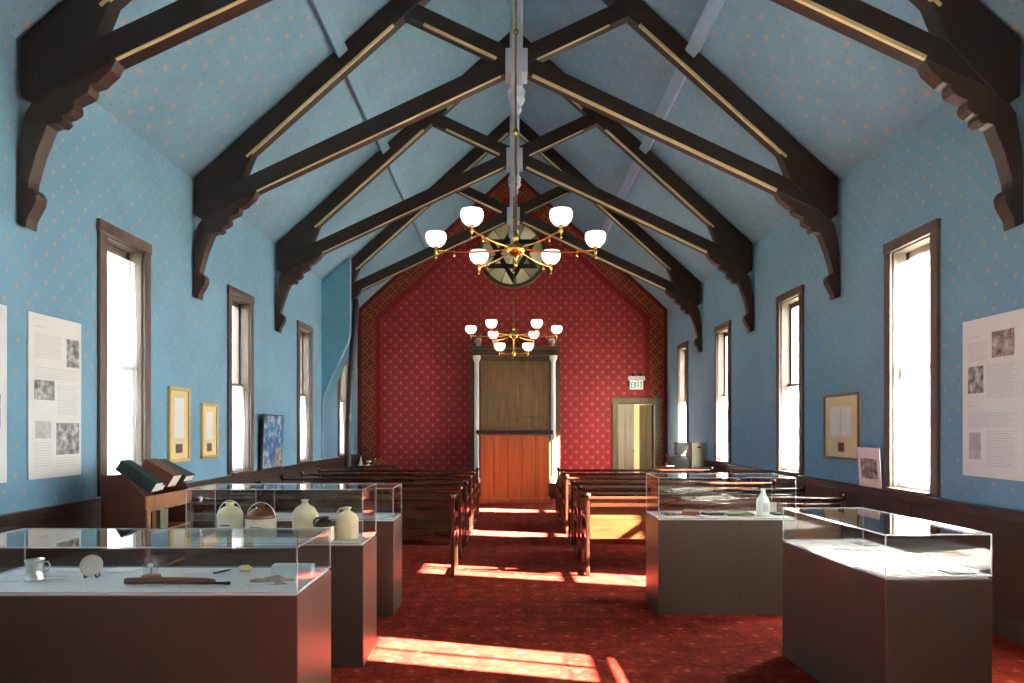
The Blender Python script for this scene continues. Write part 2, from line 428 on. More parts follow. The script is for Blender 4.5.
# end wall with door opening and round window hole
DX0, DX1, DZ = 2.37, 3.23, 2.06
RC = (0.0, 5.43); RR = 0.70
mb = MB(); th2 = 0.2
def poly_strip():
    # outer boundary of upper part (above z=3.9) radially cut round the hole
    outer = [(-W-TH, 3.9), (W+TH, 3.9), (W+TH, EAVE-0.2), (0, RIDGE+0.1), (-W-TH, EAVE-0.2)]
    angs = sorted(set([2*PI*k/48 for k in range(48)] + [math.atan2(b-RC[1], a-RC[0]) % (2*PI) for a, b in outer]))
    res = []
    for t in angs:
        d = (math.cos(t), math.sin(t)); best = 1e9
        for i in range(len(outer)):
            (ax, ay), (bx, by) = outer[i], outer[(i+1) % len(outer)]
            ex, ey = bx-ax, by-ay; den = d[0]*ey - d[1]*ex
            if abs(den) < 1e-9: continue
            tt = ((ax-RC[0])*ey - (ay-RC[1])*ex)/den; u = ((ax-RC[0])*d[1] - (ay-RC[1])*d[0])/den
            if tt > 0 and -1e-6 <= u <= 1+1e-6: best = min(best, tt)
        res.append((RC[0]+RR*d[0], RC[1]+RR*d[1], RC[0]+best*d[0], RC[1]+best*d[1]))
    return res
st = poly_strip(); n = len(st); vs = []
for y in (Y1, Y1+th2):
    for a, b, c, d in st: vs.append((a, y, b)); vs.append((c, y, d))
fs = []
for i in range(n):
    j = (i+1) % n
    fs.append((2*i, 2*i+1, 2*j+1, 2*j)); o_ = 2*n
    fs.append((o_+2*i, o_+2*j, o_+2*j+1, o_+2*i+1))
    fs.append((2*i, 2*j, o_+2*j, o_+2*i)); fs.append((2*i+1, o_+2*i+1, o_+2*j+1, 2*j+1))
mb.add(vs, fs)
mb.box(-W-TH, DX0, Y1, Y1+th2, 0, 3.9); mb.box(DX1, W+TH, Y1, Y1+th2, 0, 3.9); mb.box(DX0, DX1, Y1, Y1+th2, DZ, 3.9)
structure('wall_back', mb, 'red_wall')
# vestibule beyond the door
mb = MB()
mb.box(1.3, 1.4, Y1+th2, 17.6, 0, 2.7); mb.box(2.3, 3.9, 17.5, 17.6, 0, 2.7); mb.box(1.3, 1.5, 17.5, 17.6, 0, 2.7); mb.box(1.5, 2.3, 17.5, 17.6, 0, 0.8); mb.box(1.5, 2.3, 17.5, 17.6, 2.4, 2.7); mb.box(1.3, 3.9, Y1+th2, 17.6, 2.6, 2.7)  # opening in the far wall is added, out of sight, to let sky light in
mb.box(3.8, 3.9, Y1+th2, 17.6, 0, 2.7)
structure('wall_vestibule', mb, 'cream')
# purlins, wainscot
for i, s_ in enumerate((-1, 1)):
    a = math.atan(SL); c = Vector((s_*1.90, (Y0+Y1)/2, RIDGE-SL*1.90-0.06))
    R = Matrix.Rotation(s_*a, 3, 'Y')
    structure('trim_%d' % (i+1), MB().obox(c, (0.13, Y1-Y0, 0.12), R), 'ceil_plain' if i == 0 else 'pale_blue')
for i, s_ in enumerate((-1, 1)):
    mb = MB().box(s_*W, s_*(W-0.02), Y0, Y1, 0, 0.86)
    structure('trim_%d' % (i+3), mb, 'wainscot')
    mb = MB().box(s_*W, s_*(W-0.055), Y0, Y1, 0.885, 0.92).box(s_*W, s_*(W-0.035), Y0, Y1, 0.84, 0.885)
    structure('trim_%d' % (i+5), mb, 'rail', bevel=0.006)
    structure('baseboard_left' if s_ < 0 else 'baseboard_right', MB().box(s_*(W-0.02), s_*(W-0.04), Y0, Y1, 0, 0.16), 'rail', bevel=0.005)

# ------------------------------------------------------------------ windows
wn = 0
for side, cents in ((-1, NW), (1, NWR)):
    for k, cy in enumerate(cents):
        wn += 1
        w = thing('window_%d' % wn, None, None, (side*W, cy, SILL), kind='structure')
        del_ = lambda a: side*a       # outward offset
        H = WTOP-SILL; h = WW/2; cw = 0.10
        mb = MB()   # casing on the wall face, mitred look
        mb.box(-side*0.03, 0, -h-cw, -h, -0.0, H); mb.box(-side*0.03, 0, h, h+cw, -0.0, H)
        mb.box(-side*0.035, 0, -h-cw-0.008, h+cw+0.008, H, H+cw)
        mb.build('casing', 'casing', w, bevel=0.006)
        mb = MB()   # reveal lining
        mb.box(0, del_(TH), -h, -h+0.015, 0, H); mb.box(0, del_(TH), h-0.015, h, 0, H); mb.box(0, del_(TH), -h, h, H-0.015, H)
        mb.build('jamb', 'sash', w)
        MB().box(-side*0.06, del_(TH), -h, h, -0.01, 0.02).build('sill', 'casing', w, bevel=0.005)
        mid = 1.11
        a0, a1, b0, b1 = del_(0.075), del_(0.115), del_(0.115), del_(0.155)
        fw = 0.042; hh = h-0.015
        lo = MB(); lo.box(a0, a1, -hh, -hh+fw, 0.02, mid+0.03); lo.box(a0, a1, hh-fw, hh, 0.02, mid+0.03)
        lo.box(a0, a1, -hh, hh, 0.02, 0.09); lo.box(a0, a1, -hh, hh, mid-0.015, mid+0.03)
        lo.build('lower_sash', 'sash', w)
        up = MB(); up.box(b0, b1, -hh, -hh+fw, mid-0.01, H-0.015); up.box(b0, b1, hh-fw, hh, mid-0.01, H-0.015)
        up.box(b0, b1, -hh, hh, mid-0.01, mid+0.03); up.box(b0, b1, -hh, hh, H-0.075, H-0.015)
        up.box(b0, b1, -0.014, 0.014, mid+0.03, H-0.075)
        up.build('upper_sash', 'sash', w)
        mb = MB(); mb.box(del_(0.093), del_(0.097), -hh+fw, hh-fw, 0.09, mid); mb.box(del_(0.133), del_(0.137), -hh+fw, hh-fw, mid+0.03, H-0.075)
        mb.build('glass_pane', 'pane', w)
        # curtain
        full = (k <= 2)
        top = H-0.12 if full else mid-0.01
        nm = ['behind the camera end', 'nearest the camera, beyond the frame', 'nearest', 'second', 'third', 'farthest'][k]
        sd = 'left' if side < 0 else 'right'
        if k < 1 or (k == 1 and side < 0): continue
        t_ = thing('curtain', ('full-length' if full else 'half-height') + ' sheer white curtain in the %s window along the %s wall' % (nm if k > 1 else 'out-of-view', sd), 'curtain', (side*(W+0.042), cy, SILL+0.03), group='sheer curtains in the %s windows' % sd)
        NXc, NZc = 44, 14; vs = []; fs = []
        for j in range(NZc+1):
            f = j/NZc; z = f*(top-0.03)
            wd = (hh-0.03)*(1.0-0.16*f**0.6) if not full else (hh-0.02)*(1-0.05*f)
            for i in range(NXc+1):
                q = i/NXc*2-1
                y = q*wd + 0.008*math.sin(i*1.1+j*0.5)
                x = (0.013*math.sin(i*1.35)+0.006*math.sin(i*0.5+j*0.35+k))*(1-0.3*f)
                vs.append((x, y, z))
        for j in range(NZc):
            for i in range(NXc):
                p = j*(NXc+1)+i; fs.append((p, p+1, p+NXc+2, p+NXc+1))
        MB().add(vs, fs, True).build('sheer_cloth', 'curtain', t_)
        MB().tube([(0, -hh, top-0.03), (0, hh, top-0.03)], 0.006, 8).build('curtain_rod', 'white', t_)
        # portal
    for cy in cents:
        ld = bpy.data.lights.new('window_portal', 'AREA'); ld.shape = 'RECTANGLE'; ld.size = WW; ld.size_y = WTOP-SILL
        ld.energy = 1; ld.cycles.is_portal = True
        lo_ = bpy.data.objects.new('window_portal', ld); COL.objects.link(lo_)
        lo_.location = (side*(W+TH+0.01), cy, (SILL+WTOP)/2)
        lo_.rotation_euler = Vector((-side, 0, 0)).to_track_quat('-Z', 'Z').to_euler()

# round star window (sits in the hole of the end wall)
rw = thing('window_%d' % (wn+1), None, None, (0, Y1, RC[1]), kind='structure')
R90 = Matrix.Rotation(PI/2, 3, 'X')
ring = [(RR*1.11, -0.05), (RR*1.11, 0.0), (RR*0.98, 0.0), (RR*0.98, -0.03), (RR*1.02, -0.07), (RR*1.08, -0.07), (RR*1.11, -0.05)]
MB().lathe([(r, -z) for r, z in ring], seg=64, R=R90).build('round_frame', 'ark_dark', rw)
MB().lathe([(0.0001, 0), (RR, 0), (RR, 0.012), (0.0001, 0.012)], (0, 0.03, 0), seg=64, R=R90, smooth=False).build('stained_glass', 'rose', rw)
SR = 0.655
def star_tri(flip, yo):
    mb = MB(); pts = [(SR*math.sin(2*PI*k/3)*1.0, SR*math.cos(2*PI*k/3)*(1 if not flip else -1)) for k in range(3)]
    inn = [(a*(1-0.31), b*(1-0.31)) for a, b in pts]
    vs = [(a, yo, b) for a, b in pts]+[(a, yo, b) for a, b in inn]+[(a, yo+0.02, b) for a, b in pts]+[(a, yo+0.02, b) for a, b in inn]
    fs = []
    for i in range(3):
        j = (i+1) % 3
        fs += [(i, j, 3+j, 3+i), (6+i, 9+i, 9+j, 6+j), (i, 6+i, 6+j, j), (3+i, 3+j, 9+j, 9+i)]
    return mb.add(vs, fs)
star_tri(False, -0.015).build('star_triangle', 'black', rw); star_tri(True, -0.012).build('star_triangle', 'black', rw)

# ------------------------------------------------------------------ trusses
TY = [4.63, 7.17, 9.67, 12.24]
TT = 0.068   # half thickness
def strip(mb, p0, p1, off, t=0.016):
    pass
def make_truss():
    t = thing('roof_truss', '', 'roof truss', (0, 0, 0), group='dark scissor trusses under the blue ceiling')
    for s_ in (-1, 1):
        def rz(x): return RIDGE-SL*x
        # rafter polygon along underside of ceiling
        d = 0.235/math.cos(math.atan(SL))
        pts = [(s_*0.05, rz(0.05)-0.01), (s_*3.46, rz(3.46)-0.03), (s_*3.46, 3.80), (s_*3.36, 3.73), (s_*2.96, 4.17), (s_*2.84, rz(2.84)-d), (s_*0.05, rz(0.05)-d)]
        r = MB().prism(pts, -TT, TT).build('rafter', 'truss', t, bevel=0.008)
        # scissor chord from the heel to the opposite rafter
        m = 0.47; dz = 0.10
        def cz(x): return 5.47+m*x      # x measured towards the opposite side
        def P(x, z): return (-s_*x, z)
        pts = [P(-3.35, cz(-3.35)+dz), P(-3.35, 3.80), P(-3.0, cz(-3.0)-dz), P(1.25, cz(1.25)-dz), P(1.12, cz(1.12)+dz)]
        c = MB().prism(pts, -TT+0.006*s_, TT-0.004*s_).build('scissor_chord', 'truss', t, bevel=0.008)
        # gilt chamfers
        def gilt(par, a, b):
            mb = MB()
            for sy in (-1,):
                y = sy*(TT+0.004)
                A, B = Vector((a[0], y, a[1])), Vector((b[0], y, b[1]))
                dr = (B-A).normalized(); up = Vector((0, -1, 0)).cross(dr)
                if up.z < 0: up = -up
                vs = []
                for Q in (A, B):
                    vs += [Q-up*0.006, Q+up*0.022, Q+Vector((0, -sy*0.026, 0))-up*0.006]
                mb.add(vs, [(0, 1, 2), (3, 5, 4), (0, 3, 4, 1), (1, 4, 5, 2), (2, 5, 3, 0)])
            mb.build('gilt_chamfer', 'gilt', par)
        gilt(c, P(-2.80, cz(-2.80)-dz), P(-0.17, cz(-0.17)-dz)); gilt(c, P(0.22, cz(0.22)-dz), P(1.0, cz(1.0)-dz))
        gilt(r, (s_*2.90, rz(2.90)-d), (s_*1.32, rz(1.32)-d)); gilt(r, (s_*0.98, rz(0.98)-d), (s_*0.1, rz(0.1)-d))
        # carved wall bracket
        ins = [(3.49, 2.92), (3.43, 2.89), (3.42, 2.96), (3.385, 3.02), (3.36, 3.07), (3.355, 3.12), (3.38, 3.16), (3.415, 3.17), (3.41, 3.22),
               (3.36, 3.40), (3.28, 3.60), (3.24, 3.615), (3.20, 3.61), (3.17, 3.64), (3.18, 3.67), (3.14, 3.68), (3.10, 3.71), (3.095, 3.745), (3.105, 3.77),
               (3.06, 3.79), (3.0, 3.82), (2.985, 3.86), (2.995, 3.88), (2.93, 3.90), (2.88, 3.945), (2.84, 3.98), (2.80, 4.06), (2.90, 4.20), (3.10, 4.18), (3.30, 3.95), (3.40, 3.74), (3.44, 3.68), (3.48, 3.40)]
        MB().prism([(s_*a, b) for a, b in ins], -TT+0.012, TT-0.012).build('wall_bracket', 'bracket', t, bevel=0.006)
    # centre post with pendant
    mb = MB(); w = 0.068
    mb.box(-w, w, -0.115, 0.115, 5.16, 7.28)
    p = MB(); p.box(-0.118, 0.118, -0.125, 0.125, 5.30, 5.56)
    mb.build('king_post', 'post_grey', t, bevel=0.02)
    p.build('post_block', 'post_grey', t, bevel=0.008)
    r2 = math.sqrt(2)
    prof = [(0.0001, 4.90), (0.035, 4.91), (0.06, 4.95), (0.05, 5.0), (0.075, 5.02), (0.095, 5.06), (0.085, 5.10), (0.095, 5.12), (0.095, 5.17)]
    MB().lathe(prof, seg=8, smooth=False).build('pendant', 'post_grey', t)
    return t
tr = make_truss()
ordn = ['nearest, cut off by the top of the photo', 'second from the viewer, above the near chandelier', 'third from the viewer, behind the near chandelier', 'farthest, just before the red end wall']
for i, y in enumerate(TY):
    o = tr if i == 0 else dup(tr)
    o.location = (0, y, 0); o['label'] = 'dark scissor truss with gilt edges, ' + ordn[i]

# ------------------------------------------------------------------ chimney chase, stove and pipe
mb = MB().prism([(-3.495, 4.15), (-2.99, 4.61), (-2.99, 3.2), (-3.03, 3.06), (-3.46, 2.12), (-3.495, 2.0)], 12.03, 12.10)
ch = thing('chimney_chase', 'blue boxed-in chimney breast tapering down the left wall', 'chimney breast', (0, 0, 0))
mb.build('front_face', 'plain_blue', ch)
MB().prism([(-3.495, 4.15), (-3.01, 4.59), (-3.01, 3.2), (-3.05, 3.05), (-3.495, 2.1)], 12.10, 12.62).build('body', 'plain_blue', ch)
edge = [(-2.975, 4.58), (-2.975, 3.2), (-3.015, 3.05), (-3.46, 2.10), (-3.485, 1.9), (-3.485, 0.95)]
MB().tube([(a, 12.025, b) for a, b in edge], 0.022, 8).build('edge_moulding', 'pale_blue', ch)
sv = thing('stove', 'black cast-iron stove with a tall pipe by the left wall', 'stove', (-3.05, 12.30, 0))
MB().lathe([(0.0001, 0.12), (0.17, 0.12), (0.19, 0.16), (0.17, 0.2), (0.19, 0.45), (0.16, 0.66), (0.18, 0.7), (0.12, 0.74), (0.06, 0.78)], seg=24).build('body', 'iron', sv)
for k in range(4):
    a = PI/4+k*PI/2
    MB().tube([(0.13*math.cos(a), 0.13*math.sin(a), 0.15), (0.17*math.cos(a), 0.17*math.sin(a), 0.06), (0.19*math.cos(a), 0.19*math.sin(a), 0.0)], [0.02, 0.015, 0.02]).build('leg', 'iron', sv)
pp = [(-0.04, 0, 0.74), (-0.02, 0, 1.6), (0.03, 0.0, 2.6), (0.09, 0.0, 3.4), (0.12, 0.0, 3.80), (0.11, 0, 3.88), (0.08, 0.0, 3.92), (0.07, 0.0, 3.93), (0.03, 0, 3.93)]
MB().tube(pp, 0.062, 16).build('stove_pipe', 'iron', sv)
for z, x, y in ((1.6, -0.02, 0), (2.6, 0.03, 0), (3.4, 0.09, 0)):
    MB().lathe([(0.062, -0.02), (0.068, -0.02), (0.068, 0.02), (0.062, 0.02)], (x, y, z), 16).build('pipe_collar', 'iron', sv)

# ------------------------------------------------------------------ chandeliers
def arc_arm(a, R, z0, z1):
    pts = []
    for k in range(9):
        f = k/8; r = 0.05+(R-0.05)*f; z = z0+(z1-z0)*f - 0.02*math.sin(PI*f)
        pts.append((r*math.cos(a), r*math.sin(a), z))
    return pts
def make_lamp_end(par, p):
    x, y, z = p
    MB().lathe([(0.0001, -0.075), (0.008, -0.07), (0.012, -0.055), (0.005, -0.04), (0.012, -0.02), (0.02, 0), (0.012, 0.02), (0.012, 0.03), (0.036, 0.037), (0.04, 0.047), (0.03, 0.05)], (x, y, z), 14).build('socket', 'brass', par)
    b = 0.034; q = 0.87
    prof = [(r*q, b+h*q) for r, h in [(0.034, 0), (0.062, 0.012), (0.092, 0.045), (0.107, 0.085), (0.107, 0.12), (0.098, 0.145), (0.094, 0.145), (0.102, 0.12), (0.102, 0.085), (0.087, 0.048), (0.058, 0.018), (0.0001, 0.01)]]
    MB().lathe(prof, (x, y, z), 28).build('lamp_shade', 'shade', par)
def chandelier(loc, label, lower, rodtop):
    c = thing('chandelier', label, 'chandelier', loc, group='brass chandeliers with white bowl shades')
    MB().lathe([(0.0001, -0.17), (0.012, -0.16), (0.02, -0.14), (0.008, -0.12), (0.014, -0.09), (0.024, -0.075), (0.03, -0.06), (0.07, -0.045), (0.085, -0.01), (0.082, 0.015), (0.06, 0.035), (0.028, 0.05), (0.022, 0.08), (0.035, 0.095), (0.02, 0.12), (0.012, 0.16)], seg=28).build('hub', 'brass', c)
    rod = MB().tube([(0, 0, 0.14), (0, 0, rodtop)], 0.0095, 10).build('hanging_rod', 'brass', c)
    for z in (1.05, 1.95, 2.95):
        if z < rodtop-0.2: MB().lathe([(0.01, -0.03), (0.02, -0.02), (0.024, 0), (0.02, 0.02), (0.01, 0.03)], (0, 0, z), 14).build('coupling', 'brass', rod)
    MB().lathe([(0.01, -0.06), (0.03, -0.05), (0.06, -0.02), (0.07, 0.0)], (0, 0, rodtop), 20).build('ceiling_rose', 'brass', c)
    R = 0.715
    for k in range(6):
        a = k*PI/3
        pts = arc_arm(a, R, 0.0, -0.015)
        arm = MB().tube(pts, 0.0085, 8).build('arm', 'brass', c)
        x, y, z = pts[6]
        MB().lathe([(0.0001, -0.05), (0.009, -0.045), (0.012, -0.035), (0.005, -0.022), (0.012, 0), (0.006, 0.014)], (x, y, z), 10).build('gas_key', 'brass', arm)
        make_lamp_end(arm, pts[-1])
    if lower:
        MB().tube([(0, 0, -0.16), (0, 0, -0.30)], 0.009, 8).build('lower_stem', 'brass', c)
        MB().lathe([(0.0001, -0.40), (0.012, -0.385), (0.006, -0.36), (0.03, -0.33), (0.036, -0.30), (0.018, -0.27), (0.01, -0.25)], seg=18).build('lower_hub', 'brass', c)
        for s_ in (-1, 1):
            pts = [(s_*0.02, 0, -0.30), (s_*0.12, 0, -0.315), (s_*0.235, 0, -0.30)]
            arm = MB().tube(pts, 0.008, 8).build('lower_arm', 'brass', c); make_lamp_end(arm, pts[-1])
    return c
chandelier((-0.02, 5.92, 3.105), 'brass six-arm chandelier hanging nearest, in front of the round star window', False, 4.0)
chandelier((0.0, 11.0, 3.05), 'smaller-looking brass chandelier hanging farther back, in front of the ark cornice', True, 4.1)

# ------------------------------------------------------------------ ark, bimah
ak = thing('ark_platform', 'low dark carpeted step under the tall wooden ark', 'platform', (0, 0, 0))
MB().box(-1.15, 1.15, 13.98, Y1-0.005, 0, 0.33).build('step_block', 'pew_dark', ak, bevel=0.01)
AY = 14.3
ar = thing('torah_ark', 'tall two-door wooden ark with white columns against the red wall', 'ark', (0.05, AY, 0.33))
d0 = -0.33
mb = MB(); mb.box(-0.98, -0.74, 0.08, 0.59, 0, 2.76); mb.box(0.74, 0.98, 0.08, 0.59, 0, 2.76); mb.box(-0.98, 0.98, 0.5, 0.59, 0, 2.76); mb.box(-0.74, 0.74, 0.1, 0.5, 2.62, 2.76); mb.box(-0.74, 0.74, 0.1, 0.5, 0, 0.3)
mb.build('cabinet', 'ark_dark', ar, bevel=0.006)
for s_ in (-1, 1):
    x0, x1 = sorted((s_*0.005, s_*0.735)); dr = thing_d = None
    mb = MB(); st_ = 0.09
    mb.box(x0, x0+st_, 0.06, 0.10, 0.3, 2.62); mb.box(x1-st_, x1, 0.06, 0.10, 0.3, 2.62)
    for z0, z1 in ((0.3, 0.42), (1.28, 1.38), (2.50, 2.62)): mb.box(x0+st_, x1-st_, 0.06, 0.10, z0, z1)
    dr = mb.build('door', 'ark', ar, bevel=0.006)
    mb = MB()
    mb.box(x0+st_, x1-st_, 0.075, 0.09, 0.42, 2.5)
    mb.box(x0+st_+0.05, x1-st_-0.05, 0.065, 0.08, 0.47, 1.23); mb.box(x0+st_+0.05, x1-st_-0.05, 0.065, 0.08, 1.43, 2.45)
    mb.build('panel', 'ark', dr, bevel=0.008)
    MB().lathe([(0.0001, 0.0), (0.015, 0.003), (0.018, 0.012), (0.01, 0.02), (0.008, 0.04)], (s_*0.05, 0.02, 1.33), 12, R=Matrix.Rotation(-PI/2, 3, 'X')).build('knob', 'brass', dr)
    cx = s_*0.83
    MB().lathe([(0.085, 0), (0.085, 0.05), (0.07, 0.07), (0.052, 0.1), (0.052, 1.4), (0.048, 2.58), (0.054, 2.6), (0.07, 2.64), (0.085, 2.68), (0.085, 2.74)], (cx, 0.0, 0), 24).build('column', 'white', ar)
    MB().lathe([(0.04, 0), (0.045, 0.02), (0.03, 0.04), (0.06, 0.08), (0.078, 0.13), (0.07, 0.17), (0.05, 0.185), (0.055, 0.2), (0.0001, 0.21)], (s_*0.80, 0.04, 2.92), 20).build('urn_finial', 'stone', ar)
mb = MB(); mb.box(-0.95, 0.95, -0.06, 0.59, 2.74, 2.80); mb.box(-0.92, 0.92, -0.03, 0.59, 2.80, 2.88); mb.box(-1.0, 1.0, -0.10, 0.59, 2.88, 2.93)
mb.build('cornice', 'ark_dark', ar, bevel=0.01)

bi = thing('reading_desk', 'tall wooden reading desk of vertical boards in front of the ark', 'reading desk', (0.03, 13.1, 0))
mb = MB(); bw = 0.272
for k in range(5):
    x = -0.68+k*bw; mb.box(x+0.006, x+bw-0.006, 0.0, 0.03, 0.1, 1.34)
mb.build('front_boards', 'bimah', bi, bevel=0.005)
MB().box(-0.68, 0.68, 0.031, 0.62, 0.02, 1.34).build('body', 'ark_dark', bi)
MB().box(-0.705, 0.705, -0.02, 0.65, 0.0, 0.12).build('base_moulding', 'bimah', bi, bevel=0.01)
mb = MB(); mb.box(-0.76, 0.76, -0.08, 0.70, 1.375, 1.46); mb.build('desk_top', 'black', bi, bevel=0.01)
MB().box(-0.72, 0.72, -0.04, 0.66, 1.34, 1.375).build('top_moulding', 'ark', bi, bevel=0.008)

# ------------------------------------------------------------------ door, exit sign
dr = thing('door_1', None, None, (DX0, Y1, 0), kind='structure')
dw = DX1-DX0
mb = MB(); mb.box(-0.12, 0, -0.03, 0, 0, DZ+0.12); mb.box(dw, dw+0.12, -0.03, 0, 0, DZ+0.12); mb.box(-0.14, dw+0.14, -0.035, 0, DZ, DZ+0.13)
mb.box(0, 0.02, 0, 0.2, 0, DZ); mb.box(dw-0.02, dw, 0, 0.2, 0, DZ); mb.box(0, dw, 0, 0.2, DZ-0.02, DZ)
mb.build('door_frame', 'doorframe', dr, bevel=0.008)
def leaf(w, par, x0, y0, ang, mat, knobx):
    R = Matrix.Rotation(ang, 3, 'Z'); mb = MB()
    def bx(a, b, c, d, e, f):
        mb.obox(Vector((x0, y0, 0)) + R @ Vector(((a+b)/2, (c+d)/2, (e+f)/2)), (b-a, d-c, f-e), R)
    bx(0, w, 0.022, 0.034, 0.02, DZ-0.03)
    for a, b in ((0, 0.07), (w-0.07, w), (w/2-0.025, w/2+0.025)): bx(a, b, 0.0, 0.04, 0.02, DZ-0.03)
    for e, f in ((0.02, 0.2), (0.85, 1.0), (DZ-0.15, DZ-0.03)): bx(0.0705, w-0.0705, 0.001, 0.039, e, f)
    o = mb.build('door_leaf', mat, par)
    p = Vector((x0, y0, 0)) + R @ Vector((knobx, -0.03, 0.98))
    MB().lathe([(0.0001, -0.025), (0.02, -0.02), (0.026, 0), (0.02, 0.02), (0.0001, 0.025)], p, 12).build('knob', 'brass', o)
leaf(0.36, dr, 0.02, 0.02, 0.0, 'doorpaint', 0.33)
leaf(0.44, dr, dw-0.02, 0.16, PI-math.radians(62), 'doorframe', 0.40)
ex = thing('exit_sign', 'white EXIT sign with green letters and lamp heads above the door', 'exit sign', (2.79, Y1, 2.37))
MB().box(-0.15, 0.15, -0.05, -0.005, 0, 0.2).build('sign_face', 'exit', ex, bevel=0.006)
MB().box(-0.19, 0.19, -0.06, 0.0, 0.2, 0.30).build('battery_box', 'white', ex, bevel=0.008)
mb = MB(); lx = -0.128
def letter(ch_, x):
    w_, h_, t_, zb = 0.052, 0.13, 0.017, 0.035; y0_, y1_ = -0.053, -0.049
    if ch_ == 'E':
        mb.box(x, x+t_, y0_, y1_, zb, zb+h_)
        for z in (0, (h_-t_)/2, h_-t_): mb.box(x, x+w_, y0_, y1_, zb+z, zb+z+t_)
    if ch_ == 'I': mb.box(x+0.0175, x+0.0175+t_, y0_, y1_, zb, zb+h_)
    if ch_ == 'T': mb.box(x+0.0175, x+0.0175+t_, y0_, y1_, zb, zb+h_); mb.box(x, x+w_, y0_, y1_, zb+h_-t_, zb+h_)
    if ch_ == 'X':
        for s_ in (-1, 1):
            mb.obox((x+w_/2, -0.051, zb+h_/2), (0.017, 0.004, h_*1.03), Matrix.Rotation(s_*math.atan(0.38), 3, 'Y'))
for c_, k in zip('EXIT', range(4)): letter(c_, lx+k*0.068)
mb.build('letters', 'green', ex)
for s_ in (-1, 1):
    MB().lathe([(0.02, 0), (0.035, 0.03), (0.04, 0.06), (0.0001, 0.062)], (s_*0.08, -0.03, 0.33), 14, R=Matrix.Rotation(PI/2, 3, 'X')).build('lamp_head', 'black', ex)
    MB().box(s_*0.165-0.012, s_*0.165+0.012, -0.05, -0.01, 0.06, 0.2).build('side_bracket', 'black', ex)

# ------------------------------------------------------------------ pews
def make_pew(x0, x1, mat_panel):
    L = x1-x0
    t = thing('pew', '', 'pew', (x0, 0, 0))
    R = Matrix.Rotation(-0.10, 3, 'X')
    MB().obox((L/2, 0.025, 0.53), (L-0.08, 0.022, 0.32), R).build('back_panel', mat_panel, t, bevel=0.004)
    MB().box(0.04, L-0.04, -0.012, 0.012, 0.695, 0.735).build('back_slat', 'pew', t, bevel=0.006)
    MB().tube([(0.0, -0.005, 0.785), (L, -0.005, 0.785)], 0.021, 12).build('top_rail', 'pew', t)
    MB().obox((L/2, 0.26, 0.43), (L-0.08, 0.42, 0.028), Matrix.Rotation(0.05, 3, 'X')).build('seat', 'pew', t, bevel=0.008)
    MB().box(0.05, L-0.05, 0.10, 0.125, 0.30, 0.418).build('seat_apron', 'pew_dark', t)
    for xx in (0.0, L-0.035):
        # end frame: stile, curved arm, front leg, foot
        mb = MB()
        back = [(-0.03, 0.0), (0.03, 0.0), (0.035, 0.05), (0.02, 0.12), (0.035, 0.30), (0.03, 0.45), (0.015, 0.6), (0.012, 0.77), (-0.02, 0.77), (-0.018, 0.6), (-0.012, 0.4), (-0.022, 0.2), (-0.02, 0.1), (-0.035, 0.05)]
        mb.prism(back, xx, xx+0.035, 'x')
        arm = [(0.012, 0.57), (0.10, 0.60), (0.22, 0.60), (0.34, 0.615), (0.42, 0.61), (0.45, 0.58), (0.43, 0.55), (0.395, 0.565), (0.34, 0.575), (0.22, 0.565), (0.10, 0.565), (0.012, 0.53)]
        mb.prism(arm, xx, xx+0.035, 'x')
        leg = [(0.40, 0.0), (0.46, 0.0), (0.465, 0.04), (0.435, 0.10), (0.44, 0.25), (0.46, 0.40), (0.42, 0.48), (0.40, 0.56), (0.37, 0.56), (0.38, 0.46), (0.41, 0.38), (0.40, 0.2), (0.405, 0.08)]
        mb.prism(leg, xx, xx+0.035, 'x')
        rail = [(0.02, 0.40), (0.43, 0.40), (0.43, 0.455), (0.02, 0.44)]
        mb.prism(rail, xx+0.003, xx+0.032, 'x')
        foot = [(0.0, 0.02), (0.43, 0.02), (0.43, 0.055), (0.0, 0.055)]
        mb.prism(foot, xx+0.003, xx+0.032, 'x')
        e = mb.build('pew_end', 'pew_dark', t, bevel=0.005)
        MB().lathe([(0.0001, -0.01), (0.018, 0.0), (0.012, 0.012), (0.028, 0.028), (0.034, 0.048), (0.026, 0.07), (0.0001, 0.08)], (xx+0.0175, -0.004, 0.765), 16).build('knob', 'pew', e)
    return t
PY = [6.70, 7.60, 8.47, 9.35, 10.22, 11.1]
on = ['nearest', 'second', 'third', 'fourth', 'fifth', 'farthest']
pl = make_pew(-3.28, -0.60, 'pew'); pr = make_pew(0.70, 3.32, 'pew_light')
for p_, x0, sd in ((pl, -3.28, 'left'), (pr, 0.73, 'right')):
    for i, y in enumerate(PY):
        o = p_ if i == 0 else dup(p_)
        o.location = (x0+fx(y), y - (0.05 if sd == 'left' else 0) + (0.01 if i % 2 else 0), 0)
        o['label'] = 'dark polished wooden pew %s of the aisle, %s row from the display cases' % (sd, on[i])
        o['group'] = 'wooden pews on the %s of the aisle' % sd

